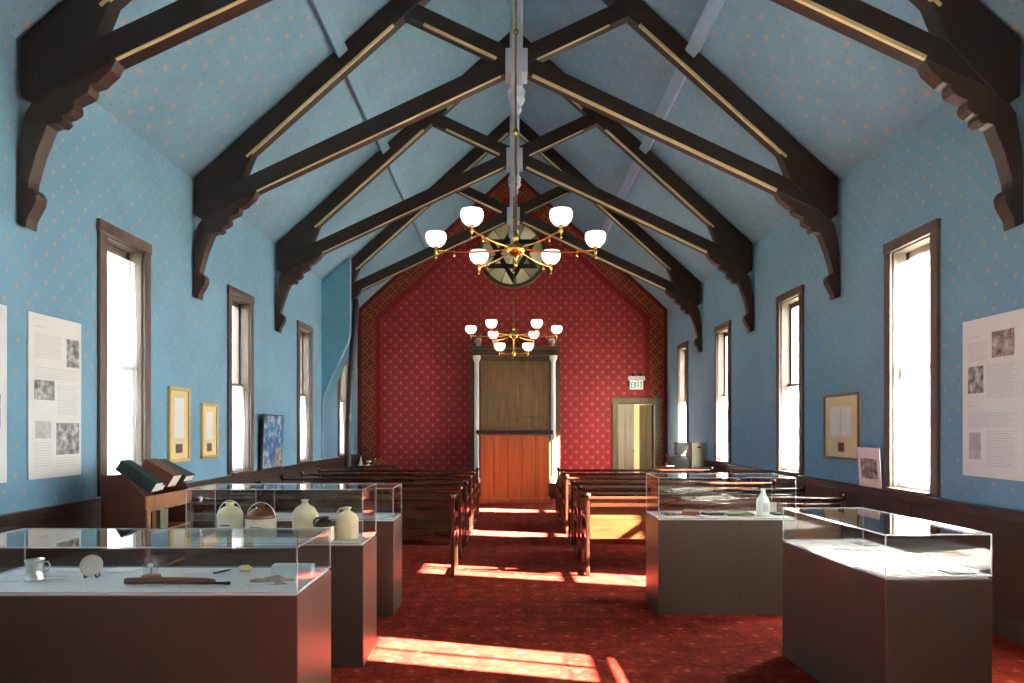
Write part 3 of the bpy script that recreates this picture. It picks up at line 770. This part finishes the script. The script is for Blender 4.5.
# ------------------------------------------------------------------ display cases
def case(label, X0, X1, Ya, Yb, hb, hg, rz=0.0, seam=None):
    w, d = X1-X0, Yb-Ya
    t = thing('display_case', label, 'display case', (X0+fx((Ya+Yb)/2), Ya, 0), rz, group='brown display cases with clear covers')
    mb = MB().box(0, w, 0, d, 0, hb-0.012)
    mb.build('base_cabinet', 'case_base', t, bevel=0.004)
    MB().box(0.012, w-0.012, 0.012, d-0.012, hb-0.012, hb).build('deck', 'deck', t)
    g_ = 0.005; z0, z1 = hb-0.0, hb+hg
    mb = MB()
    mb.box(0.004, w-0.004, 0.004, 0.004+g_, z0, z1-g_); mb.box(0.004, w-0.004, d-0.004-g_, d-0.004, z0, z1-g_)
    mb.box(0.004, 0.004+g_, 0.004+g_, d-0.004-g_, z0, z1-g_); mb.box(w-0.004-g_, w-0.004, 0.004+g_, d-0.004-g_, z0, z1-g_)
    mb.box(0.004, w-0.004, 0.004, d-0.004, z1-g_, z1)
    mb.build('clear_cover', 'acrylic', t)
    e = MB(); q = 0.0028
    for x in (0.004, w-0.004):
        for y in (0.004, d-0.004): e.box(x-q, x+q, y-q, y+q, z0, z1)
    for z in (z1, z0+0.003):
        for x in (0.004, w-0.004): e.box(x-q, x+q, 0.004, d-0.004, z-q, z+q)
        for y in (0.004, d-0.004): e.box(0.004, w-0.004, y-q, y+q, z-q, z+q)
    e.build('cover_edge', 'edge', t)
    if seam:
        for s_ in seam: MB().box(s_-0.002, s_+0.002, -0.0015, 0.0, 0.01, hb-0.02).build('seam', 'darkgrey', t)
    return t
HB = 0.76
case('long low brown display case nearest on the left, holding the plate, sword and glass dome', -2.60, -0.97, 2.95, 3.51, HB, 0.205)
case('brown display case on the left holding stoneware jugs', -2.06, -0.945, 4.13, 4.55, 0.775, 0.34)
case('narrow brown display case behind the jug case, beside the left pews', -2.06, -0.96, 5.25, 5.67, HB+0.01, 0.25)
case('brown display case on the right before the pews, with the white bottle', 1.16, 2.27, 5.31, 5.80, HB+0.01, 0.33, seam=[0.66])
case('brown display case nearest on the right, lit by sun, with papers laid flat', 1.83, 2.38, 3.26, 4.36, HB, 0.21, rz=math.radians(2.8))

# contents ---- helpers
def flat(name, label, cat, mat, x, y, w, d, h=0.004, rz=0.0, z=HB, group=None, extra=None):
    o = MB().box(-w/2, w/2, -d/2, d/2, 0, h).build(name, mat, bevel=min(0.002, h/3)); o.location = (x, y, z+0.0006); o.rotation_euler = (0, 0, rz)
    return tag(o, label, cat, group)
# case A
ZA = HB
def at(px, py, Z):      # a point on the deck plane seen at a pixel
    Y = 660*(1.5-Z)/(py-428); return ((px-509)*Y/660+CAMX, Y)
x, y = at(35, 580, ZA)
t = thing('tankard', 'small silver tankard with a side handle, left end of the near left case', 'tankard', (x, y, ZA+0.001))
MB().lathe([(0.0001, 0.0), (0.044, 0), (0.046, 0.006), (0.040, 0.014), (0.036, 0.06), (0.038, 0.09), (0.043, 0.10), (0.040, 0.10), (0.034, 0.06), (0.034, 0.012), (0.0001, 0.01)], seg=24).build('cup', 'silver', t)
MB().tube([(0.036, 0, 0.085), (0.062, 0, 0.09), (0.074, 0, 0.07), (0.064, 0, 0.045), (0.036, 0, 0.035)], 0.004, 8).build('handle', 'silver', t)
x, y = at(92, 578, ZA)
t = thing('plate', 'round white plate leaning upright on a small dark stand in the near left case', 'plate', (x, y, ZA+0.001), 0.25)
Rp = Matrix.Rotation(PI/2-0.22, 3, 'X')
MB().lathe([(0.0001, 0.0), (0.028, 0.0), (0.034, 0.004), (0.052, 0.008), (0.052, 0.011), (0.032, 0.008), (0.0001, 0.006)], (0, 0.0, 0.06), 36, R=Rp).build('dish', 'paper', t)
for s_ in (-1, 1): MB().tube([(s_*0.025, -0.03, 0.02), (s_*0.025, -0.022, 0.006), (s_*0.025, 0.03, 0.004), (s_*0.025, 0.022, 0.04)], 0.0035, 6).build('stand_foot', 'black', t)
x, y = at(151, 579, ZA)
t = thing('glass_dome', 'little glass dome on a round red wooden base in the near left case', 'dome', (x, y, ZA+0.001))
MB().lathe([(0.0001, 0), (0.048, 0), (0.05, 0.006), (0.044, 0.012), (0.046, 0.018), (0.0001, 0.02)], seg=28).build('wooden_base', 'redwood', t)
MB().lathe([(0.033, 0.02), (0.034, 0.07), (0.031, 0.09), (0.022, 0.106), (0.008, 0.113), (0.0001, 0.114)], seg=28).build('dome', 'dome', t)
MB().tube([(0, 0, 0.02), (0, 0, 0.085)], 0.003).build('hook_post', 'brass', t)
MB().lathe([(0.0001, -0.013), (0.012, -0.007), (0.014, 0), (0.012, 0.007), (0.0001, 0.013)], (0, -0.004, 0.065), 16).build('watch', 'silver', t)
# curved sword in scabbard
x0, y0 = at(125, 585, ZA); x1, y1 = at(210, 588, ZA)
t = thing('sword', 'curved brown sheathed sword lying along the front of the near left case', 'sword', (x0, y0, ZA+0.001))
L = x1-x0; pts = [(L*f, 0.0+0.02*math.sin(PI*f)-0.012*f, 0.018) for f in [i/10 for i in range(11)]]
MB().tube(pts, [0.014, 0.016]+[0.0155]*8+[0.011], 10).build('scabbard', 'leather', t)
MB().tube([(L, -0.012, 0.012), (L+0.02, -0.014, 0.012), (L+0.06, -0.02, 0.012), (L+0.075, -0.025, 0.014)], [0.007, 0.006, 0.008, 0.009], 8).build('hilt', 'black', t)
x, y = at(271, 582, ZA)
t = thing('folded_cloth', 'crumpled brownish cloth bag in the near left case, right of the sword', 'cloth', (x, y, ZA+0.001))
vs = []; fs = []; n_ = 16
for j in range(n_+1):
    for i in range(n_+1):
        u, v = i/n_*2-1, j/n_*2-1; r = max(abs(u), abs(v))
        h_ = (1-r**3)*(0.016+0.010*math.sin(5*u+2*v)+0.006*math.sin(11*v-3*u))
        vs.append((u*0.10*(1+0.15*math.sin(3*v)), v*0.05*(1+0.2*math.sin(4*u)), max(0.0, h_)))
for j in range(n_):
    for i in range(n_): p = j*(n_+1)+i; fs.append((p, p+1, p+n_+2, p+n_+1))
fs.append(tuple(range(n_, -1, -1)) + tuple((n_+1)*j for j in range(1, n_+1)) + tuple((n_+1)*n_+i for i in range(1, n_+1)) + tuple((n_+1)*j+n_ for j in range(n_-1, 0, -1)))
MB().add(vs, fs, True).build('cloth', 'cloth', t)
MB().tube([(-0.09, -0.055, 0.005), (-0.04, -0.06, 0.006), (0.03, -0.052, 0.006), (0.10, -0.03, 0.004), (0.13, -0.01, 0.004)], 0.0035).build('cord', 'paper', t)
x, y = at(245, 572, ZA)
o = MB().lathe([(0.0001, 0), (0.022, 0.004), (0.034, 0.014), (0.034, 0.022), (0.022, 0.034), (0.0001, 0.038)], seg=24).build('stone', 'egg', loc=(x, y, ZA+0.001)); o.scale = (1, 0.75, 0.95)
tag(o, 'smooth pale yellow egg-shaped stone in the near left case', 'stone')
x, y = at(290, 576, ZA)
o = MB().box(-0.10, 0.10, -0.03, 0.03, 0, 0.055).build('box', 'lightblue', loc=(x+0.01, y+0.02, ZA+0.001), bevel=0.004); tag(o, 'pale blue-white oblong box at the right end of the near left case', 'box')
x, y = at(222, 572, ZA)
o = MB().prism([(-0.05, -0.006), (0.02, -0.008), (0.055, 0.0), (0.02, 0.006), (-0.05, 0.006)], 0, 0.006, 'z').build('knife', 'darkgrey', loc=(x, y, ZA+0.001)); o.rotation_euler = (0, 0, 1.1); tag(o, 'small dark blade lying left of the egg-shaped stone', 'blade')
for k, (px, py, w_, d_, a_) in enumerate([(58, 574, 0.17, 0.12, 0.05), (125, 570, 0.13, 0.10, 0.0), (195, 572, 0.10, 0.06, 0.5), (15, 578, 0.14, 0.16, 0.0)]):
    x, y = at(px, py, ZA); flat('document', ['grey printed document behind the tankard', 'pale document lying behind the glass dome', 'narrow white caption card tilted beside the glass dome', 'pale document at the left edge of the near left case'][k] + ', flat', 'document', ['photo_l', 'paper', 'paper', 'boardgrey'][k], x, y, w_, d_, 0.003, a_, ZA)
# case B: jugs
ZB = 0.775
def jug(px, r, h, label, body, cap, neckr, shoulder, handle=None, cone=False, y=4.32, band=False, bodyh=None):
    x = (px-509)*y/660+CAMX
    t = thing('stoneware_jug', label, 'jug', (x, y, ZB+0.001), group='stoneware jugs in the left display case')
    bh = bodyh or h*0.62
    if cone:
        prof = [(0.0001, 0), (r*0.88, 0), (r*0.93, 0.01), (r, bh*0.95), (r*0.98, bh), (r*0.72, bh+(h-bh)*0.4), (neckr*1.3, bh+(h-bh)*0.66), (neckr, bh+(h-bh)*0.75), (neckr, h-0.01), (neckr*1.3, h-0.006), (neckr*1.2, h), (0.0001, h)]
        MB().lathe(prof, seg=32).build('body', body, t)
    else:
        MB().lathe([(0.0001, 0), (r*0.95, 0), (r, 0.008), (r, bh)], seg=32).build('body', body, t)
        MB().lathe([(r*1.0, bh), (r*1.01, bh+0.004), (r*0.9, bh+(h-bh)*0.35), (r*0.55, bh+(h-bh)*0.62), (neckr, bh+(h-bh)*0.72), (neckr, h-0.012), (neckr*1.35, h-0.008), (neckr*1.3, h), (0.0001, h)], seg=32).build('shoulder', cap, t)
    if handle == 'ear':
        MB().tube([(-neckr*0.7, 0, h-0.012), (-neckr*2.0, 0, h-0.008), (-neckr*2.7, 0, h-0.03), (-neckr*2.7, 0, h-0.055), (-neckr*2.1, 0, h-0.07)], 0.007, 8).build('handle', cap if not cone else body, t)
    if handle == 'bail':
        pts = [(r*0.98*math.cos(a), 0, bh-0.01+(h-bh+0.022)*math.sin(a)) for a in [PI*i/14 for i in range(15)]]
        MB().tube(pts, 0.003, 6).build('bail_handle', 'silver', t)
    if band:
        m2 = MB()
        for q in range(9):
            a = -PI/2-0.35+q*0.085
            m2.obox((math.cos(a)*(r+0.0008), math.sin(a)*(r+0.0008), bh*0.62), (0.007, 0.001, 0.008+0.003*(q % 2)), Matrix.Rotation(a+PI/2, 3, 'Z'))
        m2.build('printed_mark', 'textdark', t)
    return t
jug(230, 0.082, 0.235, 'cream stoneware jug with a wire bail handle, leftmost in the jug case', 'stoneware', 'stonewarey', 0.024, 0, 'bail', band=True, y=4.36)
jug(261, 0.098, 0.225, 'wide stoneware jug with a brown glazed shoulder', 'stoneware', 'browncap', 0.026, 0, 'bail', band=True, bodyh=0.135, y=4.33)
jug(305, 0.085, 0.245, 'tall conical-necked cream stoneware jug in the middle of the case', 'stonewarey', 'stonewarey', 0.02, 0, None, cone=True, y=4.42)
jug(324, 0.066, 0.155, 'small stoneware jar with a dark brown lid, in front of the others', 'stoneware', 'darkcap', 0.024, 0, 'ear', band=True, bodyh=0.095, y=4.24)
jug(347, 0.074, 0.205, 'cream stoneware jug with an ear handle, rightmost in the jug case', 'stonewarey', 'stonewarey', 0.022, 0, 'ear', y=4.33, bodyh=0.115)
# case behind jug case
flat('card', 'pale blue-white card block in the narrow case beside the left pews', 'card', 'lightblue', -1.12+fx(5.46), 5.42, 0.24, 0.16, 0.02, 0.0, HB+0.01)
# case C
ZC = HB+0.01
for k, (px, w_, d_, hh_, a_, mt) in enumerate([(672, .16, .12, .02, .3, 'photo_w'), (692, .14, .16, .035, -.4, 'brownbook'), (712, .16, .12, .02, .15, 'darkgrey'), (738, .22, .16, .018, 0.0, 'greybook'), (777, .08, .12, .015, 0.0, 'darkgrey'), (703, .10, .08, .012, .7, 'boardgrey')]):
    yy = 5.56 if k != 5 else 5.41
    flat('book' if k < 5 else 'card', ['sepia booklet at the left end of the right-hand middle case', 'brown tilted book second from the left in the bottle case', 'dark book in the middle of the bottle case', 'large grey-green closed book left of the white bottle', 'small dark book right of the white bottle', 'grey card leaning flat in front of the books in the bottle case'][k], 'book' if k < 5 else 'card', mt, (px-509)*yy/660+CAMX, yy, w_, d_, hh_, a_, ZC)
x = (763-509)*5.48/660+CAMX
t = thing('bottle', 'milky white glass bottle standing in the right-hand middle case', 'bottle', (x, 5.48, ZC+0.001))
MB().lathe([(0.0001, 0), (0.05, 0), (0.053, 0.01), (0.053, 0.10), (0.048, 0.135), (0.028, 0.17), (0.018, 0.19), (0.018, 0.215), (0.022, 0.218), (0.02, 0.225), (0.0001, 0.225)], seg=28).build('body', 'milk', t)
mb = MB(); mb.obox((0, -0.0535, 0.075), (0.05, 0.001, 0.07), Matrix.Identity(3)); mb.build('label_patch', 'boardgrey', t)
# small sign in back of case C (white note)
o = MB().box(-0.04, 0.04, -0.002, 0.002, 0, 0.09).build('note_card', 'paper', loc=(2.22+fx(5.6), 5.68, ZC+0.001)); tag(o, 'white caption card standing at the right end of the bottle case', 'card')
# case D contents
c0 = Vector((1.83+fx(3.81), 3.26, 0)); Rz = Matrix.Rotation(math.radians(2.8), 3, 'Z')
spec = [(.10, .12, .13, .17), (.27, .10, .12, .15), (.44, .14, .13, .18), (.12, .36, .15, .12), (.32, .34, .12, .16), (.46, .40, .10, .16), (.13, .60, .14, .19), (.31, .58, .12, .14), (.46, .66, .11, .16), (.14, .86, .15, .15), (.32, .82, .12, .18), (.45, .92, .12, .14)]
colr = ['paper', 'paper', 'photo', 'paper', 'photo_l', 'paper', 'paper', 'photo_w', 'paper', 'paper', 'paper', 'photo']
rows = ['front row', 'second row', 'third row', 'back row']; cl = ['left', 'middle', 'right']
for k, ((a, b, w_, d_), mt) in enumerate(zip(spec, colr)):
    p = c0 + Rz @ Vector((a, b, 0))
    nm = 'photograph' if mt.startswith('photo') else 'document'
    o = flat(nm, '%s laid flat in the nearest right-hand case, %s of its %s' % ({'paper': 'white paper document', 'photo': 'grey photograph', 'photo_l': 'pale photograph', 'photo_w': 'sepia photograph'}[mt], cl[k % 3], rows[k//3]), nm, mt, p.x, p.y, w_, d_, 0.003+0.001*(k % 3), 0.05+random.uniform(-.08, .08), HB, group='papers in the nearest right case')
    if mt == 'paper':
        m2 = MB()
        for q in range(5): m2.box(-w_/2+0.015, w_/2-0.015-0.02*(q % 2), d_/2-0.03-q*0.02, d_/2-0.026-q*0.02, 0.003+0.001*(k % 3), 0.0042+0.001*(k % 3))
        m2.build('text_lines', 'boardgrey', o)

# ------------------------------------------------------------------ bookcase at the left wall
bc = thing('book_rack', 'brown wooden book rack with a slanted top against the left wall', 'book rack', (-3.12, 4.92, 0))
side_p = [(0, 0), (0.33, 0), (0.33, 0.98), (0.20, 1.12), (0.17, 1.15), (0, 1.15)]
MB().prism(side_p, 0, 0.022).build('side_panel', 'brownpanel', bc, bevel=0.003)
MB().prism(side_p, 0.70, 0.722).build('side_panel', 'brownpanel', bc, bevel=0.003)
MB().box(0.0, 0.018, 0.022, 0.70, 0, 1.14).build('back_panel', 'brownpanel', bc)
for z in (0.08, 0.42, 0.70, 0.88): MB().box(0.018, 0.318, 0.022, 0.70, z-0.018, z).build('shelf', 'tan', bc)
MB().box(0.318, 0.334, 0.0, 0.722, 0.885, 0.985).build('front_lip', 'tan', bc, bevel=0.003)
MB().box(0.30, 0.332, 0.022, 0.07, 0.0, 0.885).build('front_post', 'tan', bc)
def book(loc, size, R, label, mat, pages='paper', group='old books in the wall rack'):
    t = thing('book', label, 'book', loc, group=group); w_, d_, h_ = size   # spine along -x
    t.rotation_euler = R
    c_ = 0.004
    mb = MB(); mb.box(0, w_, 0, c_, 0, h_); mb.box(0, w_, d_-c_, d_, 0, h_); mb.box(w_-c_, w_, 0, d_, 0, h_)
    mb.build('cover', mat, t, bevel=0.0015)
    MB().box(0.006, w_-c_, c_, d_-c_, 0.005, h_-0.005).build('pages', pages, t)
    return t
def lying(loc, size, ry, rz, label, mat):
    t = thing('book', label, 'book', loc, group='old books in the wall rack'); w_, d_, h_ = size
    t.rotation_euler = (0, ry, rz); c_ = 0.005
    mb = MB(); mb.box(0, w_, 0, d_, 0, c_); mb.box(0, w_, 0, d_, h_-c_, h_); mb.box(0, w_, 0, c_, c_, h_-c_)
    mb.build('cover', mat, t, bevel=0.0015)
    MB().box(0.006, w_-0.006, c_, d_-0.006, c_, h_-c_).build('pages', 'paper', t)
lying((-3.05, 4.97, 1.185), (0.32, 0.13, 0.085), math.radians(33), 0, 'thick dark green book lying tilted on top of the rack, nearest', 'dkgreen')
lying((-3.04, 5.125, 1.15), (0.27, 0.09, 0.05), math.radians(31), 0, 'thin dark green book behind the thick one on the rack top', 'dkgreen')
lying((-3.02, 5.24, 1.16), (0.26, 0.15, 0.11), math.radians(31), 0, 'brown book tilted in the middle of the rack top', 'brownbook')
lying((-3.01, 5.41, 1.19), (0.29, 0.16, 0.06), math.radians(28), 0, 'dark green volume at the far end of the rack top', 'dkgreen')
book((-2.905, 5.16, 0.702), (0.10, 0.12, 0.155), (0, 0, 0), 'grey-green book standing on the shelf below the rack top', 'greybook')
book((-2.93, 5.05, 0.702), (0.12, 0.06, 0.15), (0, 0, 0), 'brown book standing on the shelf under the nearest green book', 'brownbook')

# ------------------------------------------------------------------ wall panels and frames
def wallthing(name, label, cat, side, ya, yb, z0, z1, depth=0.012, mat='boardwhite', photos=(), text=(), frame=None, mount=None, lean=0.0, group=None, zoff=0.0, off=0.0):
    """u runs across as seen from the room, left to right in the photo; v down from the top"""
    def fy(y): return 2257/(2310/y-5) if side < 0 else 2363/(2310/y+5)
    ya, yb = fy(ya), fy(yb)
    w_ = abs(yb-ya); h_ = z1-z0
    t = thing(name, label, cat, (side*(W-0.001-off), (ya+yb)/2, z0), group=group)
    dirY = 1 if side < 0 else -1          # left wall: left->right is increasing Y
    def Y(u): return dirY*(u-0.5)*w_
    def Z(v): return h_*(1-v)
    inx = -side
    def slab(u0, u1, v0, v1, d0, d1, nm, mt, par, **k):
        m_ = MB(); m_.box(inx*d0, inx*d1, Y(u0), Y(u1), Z(v0), Z(v1)); return m_.build(nm, mt, par, **k)
    board = slab(0, 1, 0, 1, 0.0, depth, 'backing_board' if frame else 'board', mat, t, bevel=0.002)
    if frame:
        fm, fw = frame; m_ = MB(); fu = fw/w_; fv = fw/h_
        for a in ((0, 1, 0, fv), (0, 1, 1-fv, 1), (0, fu, fv, 1-fv), (1-fu, 1, fv, 1-fv)):
            m_.box(inx*depth, inx*(depth+0.016), Y(a[0]), Y(a[1]), Z(a[2]), Z(a[3]))
        m_.build('frame', fm, t, bevel=0.004)
    for (u0, u1, v0, v1, mt) in photos: slab(u0, u1, v0, v1, depth, depth+0.0015, 'picture', mt, board)
    m_ = MB()
    for (u0, u1, v0, v1, nl) in text:
        for q in range(nl):
            v = v0+(v1-v0)*q/max(1, nl-1) if nl > 1 else v0
            m_.box(inx*depth, inx*(depth+0.0008), Y(u0), Y(u1-0.06*((q*7) % 3)*(u1-u0)), Z(v), Z(v+0.0042))
    if text: m_.build('printed_text', 'boardgrey', board)
    if lean: t.rotation_euler = (0, side*lean, 0)
    return t
p1 = wallthing('information_panel', 'tall white information panel with four grey photographs, left of the nearest left window', 'panel', -1, 4.74, 5.32, 1.13, 2.33,
    photos=[(.70, .95, .12, .30, 'photo'), (.10, .46, .40, .52, 'photo'), (.12, .40, .65, .755, 'photo_l'), (.50, .95, .66, .86, 'photo')],
    text=[(.10, .30, .075, .075, 1), (.10, .62, .12, .26, 12), (.10, .92, .32, .38, 5), (.52, .92, .42, .60, 14), (.10, .42, .78, .92, 10), (.5, .92, .88, .93, 4)])
wallthing('information_panel', 'white panel mostly cut off by the left edge of the photo', 'panel', -1, 3.95, 4.54, 1.13, 2.33,
    photos=[(.1, .5, .1, .3, 'photo'), (.5, .9, .5, .7, 'photo')], text=[(.1, .9, .35, .45, 8), (.1, .45, .5, .9, 20)])
wallthing('information_panel', 'tall white information panel on the right wall with a brick-street photograph', 'panel', 1, 5.13, 4.50, 1.13, 2.33,
    photos=[(.50, .84, .10, .26, 'photo_w'), (.10, .36, .30, .47, 'photo'), (.12, .32, .72, .89, 'photo_l')],
    text=[(.10, .32, .11, .11, 1), (.10, .42, .15, .26, 9), (.42, .88, .30, .50, 16), (.10, .22, .55, .55, 1), (.10, .88, .60, .68, 7), (.40, .88, .71, .92, 16)])
wallthing('framed_certificate', 'gold-framed narrow certificate, the larger of two left of the second left window', 'framed picture', -1, 6.66, 7.09, 1.15, 1.92, depth=0.01, mat='mat_cream', frame=('gold', 0.035),
    photos=[(.26, .74, .14, .68, 'paper'), (.34, .66, .76, .88, 'leather')], text=[(.3, .7, .10, .12, 2), (.3, .7, .70, .72, 2)])
wallthing('framed_certificate', 'gold-framed narrow certificate, the smaller one nearer the second left window', 'framed picture', -1, 7.36, 7.76, 1.16, 1.78, depth=0.01, mat='mat_cream', frame=('gold', 0.035),
    photos=[(.28, .72, .16, .66, 'paper'), (.36, .64, .73, .88, 'leather')], text=[(.3, .7, .12, .12, 1)])
wallthing('framed_document', 'wood-framed two-page document on the right wall', 'framed picture', 1, 7.42, 6.66, 1.16, 1.87, depth=0.01, mat='mat_cream', frame=('oak_frame', 0.03),
    photos=[(.18, .46, .20, .64, 'paper'), (.50, .78, .20, .64, 'paper'), (.42, .58, .74, .88, 'leather')], text=[(.22, .42, .28, .5, 6)])
wallthing('poster', 'dark blue night-street poster leaning on the left chair rail', 'poster', -1, 8.98, 9.76, 0.922, 1.69, depth=0.02, mat='dkgreen', lean=-0.045, off=0.045,
    photos=[(0.03, .97, 0.02, .62, 'photo_b'), (.03, .60, .62, .97, 'photo_b'), (.62, .97, .62, .97, 'photo_w')])
wallthing('photograph', 'small white-bordered photo of a dark building leaning on the right chair rail', 'photograph', 1, 6.60, 6.20, 0.922, 1.31, depth=0.006, mat='paper', lean=-0.06, off=0.04,
    photos=[(.14, .86, .28, .78, 'photo')])

# ------------------------------------------------------------------ far corners
tb = thing('side_table', 'low dark table in the far right corner holding a grey box', 'table', (3.06, 12.0, 0))
MB().box(-0.42, 0.40, -0.22, 0.25, 0.74, 0.78).build('tabletop', 'pew_dark', tb, bevel=0.004)
for a in (-0.38, 0.36):
    for b in (-0.18, 0.21): MB().box(a-0.02, a+0.02, b-0.02, b+0.02, 0, 0.74).build('leg', 'pew_dark', tb)
gb = thing('box', 'grey-green metal box with a slot handle standing on the far right table', 'box', (3.24, 11.86, 0.781), 0.12)
MB().box(0.0, 0.20, 0.0, 0.24, 0, 0.46).build('side_face', 'greybox', gb, bevel=0.01)
MB().box(-0.03, -0.002, 0.0, 0.24, 0, 0.46).build('front_door', 'greybox', gb, bevel=0.006)
MB().box(0.06, 0.14, -0.006, 0.0, 0.36, 0.385).build('handle', 'black', gb, bevel=0.002)
eq = thing('projector', 'black angular machine with an upright hood left of the grey box', 'machine', (2.90, 11.92, 0.781))
MB().prism([(-0.12, 0.0), (0.24, 0.0), (0.24, 0.16), (0.10, 0.22), (-0.02, 0.20), (-0.13, 0.08)], -0.1, 0.14).build('body', 'black', eq, bevel=0.01)
MB().prism([(0.02, 0.22), (0.10, 0.22), (0.24, 0.34), (0.26, 0.46), (-0.0, 0.46), (0.03, 0.40), (0.02, 0.34)], -0.06, 0.10).build('hood', 'black', eq, bevel=0.01)
MB().box(-0.16, -0.02, -0.12, -0.05, 0.02, 0.05).build('tray', 'white', eq, bevel=0.006)
t2 = thing('side_table', 'low table by the stove in the far left corner holding small silver pieces', 'table', (-2.68, 13.2, 0))
MB().box(-0.40, 0.40, -0.22, 0.22, 0.72, 0.755).build('tabletop', 'pew_dark', t2, bevel=0.004)
for a in (-0.36, 0.36):
    for b in (-0.18, 0.18): MB().box(a-0.02, a+0.02, b-0.02, b+0.02, 0, 0.72).build('leg', 'pew_dark', t2)
zt = 0.756
o = MB().lathe([(0.0001, 0), (0.05, 0), (0.05, 0.015), (0.03, 0.03), (0.035, 0.06), (0.02, 0.08), (0.012, 0.12), (0.018, 0.14), (0.005, 0.17), (0.0001, 0.21)], seg=16).build('spice_tower', 'silver', loc=(-3.02, 13.1, zt)); tag(o, 'tiny pointed silver spice tower on the table by the stove', 'spice tower')
o = MB().lathe([(0.0001, 0), (0.05, 0), (0.03, 0.01), (0.01, 0.03), (0.01, 0.05), (0.045, 0.07), (0.05, 0.10), (0.046, 0.10), (0.0001, 0.075)], seg=16).build('cup', 'silver', loc=(-2.86, 13.08, zt)); tag(o, 'small silver footed cup on the table by the stove', 'cup')
fan = thing('brass_ornament', 'fan-shaped brass ornament at the right of the table by the stove', 'ornament', (-2.68, 13.1, zt))
MB().box(-0.08, 0.08, -0.03, 0.03, 0, 0.015).build('base', 'brass', fan, bevel=0.004)
for k in range(7):
    a = PI*(0.12+0.76*k/6)
    MB().tube([(0, 0, 0.012), (0.10*math.cos(a), 0, 0.012+0.09*math.sin(a)), (0.15*math.cos(a), 0, 0.03+0.13*math.sin(a))], 0.006).build('branch', 'brass', fan)
o = flat('tray', 'pale green glass tray left on the stove-side table', 'tray', 'lightblue', -2.93, 12.60-0.0, 0.10, 0.08, 0.01, 0, zt) if False else None

# ------------------------------------------------------------------ light
SUN, SKY, EXPO = 200.0, 17.0, 1.45
sd = bpy.data.lights.new('sun', 'SUN'); sd.energy = SUN; sd.angle = math.radians(0.55); sd.color = (1.0, 0.93, 0.82)
so = bpy.data.objects.new('sun', sd); COL.objects.link(so); so.location = (20, -5, 14)
so.rotation_euler = Vector((-1, 0.26, -0.66)).to_track_quat('-Z', 'Y').to_euler()
w = bpy.data.worlds.new('sky'); S.world = w; w.use_nodes = True
nt = w.node_tree; bg = nt.nodes['Background']; bg.inputs[1].default_value = SKY
tc = nt.nodes.new('ShaderNodeTexCoord'); sx = nt.nodes.new('ShaderNodeSeparateXYZ'); nt.links.new(tc.outputs['Generated'], sx.inputs[0])
cr = nt.nodes.new('ShaderNodeMapRange'); nt.links.new(sx.outputs[0], cr.inputs[0]); cr.inputs[1].default_value = -1; cr.inputs[2].default_value = 1; cr.inputs[3].default_value = 0; cr.inputs[4].default_value = 1
rp = nt.nodes.new('ShaderNodeValToRGB'); nt.links.new(cr.outputs[0], rp.inputs[0]); nt.links.new(rp.outputs[0], bg.inputs[0])
rp.color_ramp.elements[0].color = (0.11, 0.14, 0.20, 1); rp.color_ramp.elements[1].color = (1.0, 1.0, 0.96, 1)   # sky is brighter on the sun's side

# ------------------------------------------------------------------ camera
cd = bpy.data.cameras.new('camera'); cd.sensor_width = 36; cd.lens = 660/1024*36
cd.shift_x = (512-509)/1024; cd.shift_y = (428-341.5)/1024; cd.clip_start = 0.05
co = bpy.data.objects.new('camera', cd); COL.objects.link(co); co.location = (CAMX, 0, 1.5); co.rotation_euler = (PI/2, 0, 0)
S.camera = co
S.view_settings.view_transform = 'Standard'; S.view_settings.look = 'None'; S.view_settings.gamma = 1
S.view_settings.use_curve_mapping = False; S.view_settings.exposure = EXPO
S.cycles.transparent_max_bounces = 32; S.cycles.max_bounces = 10; S.cycles.diffuse_bounces = 6
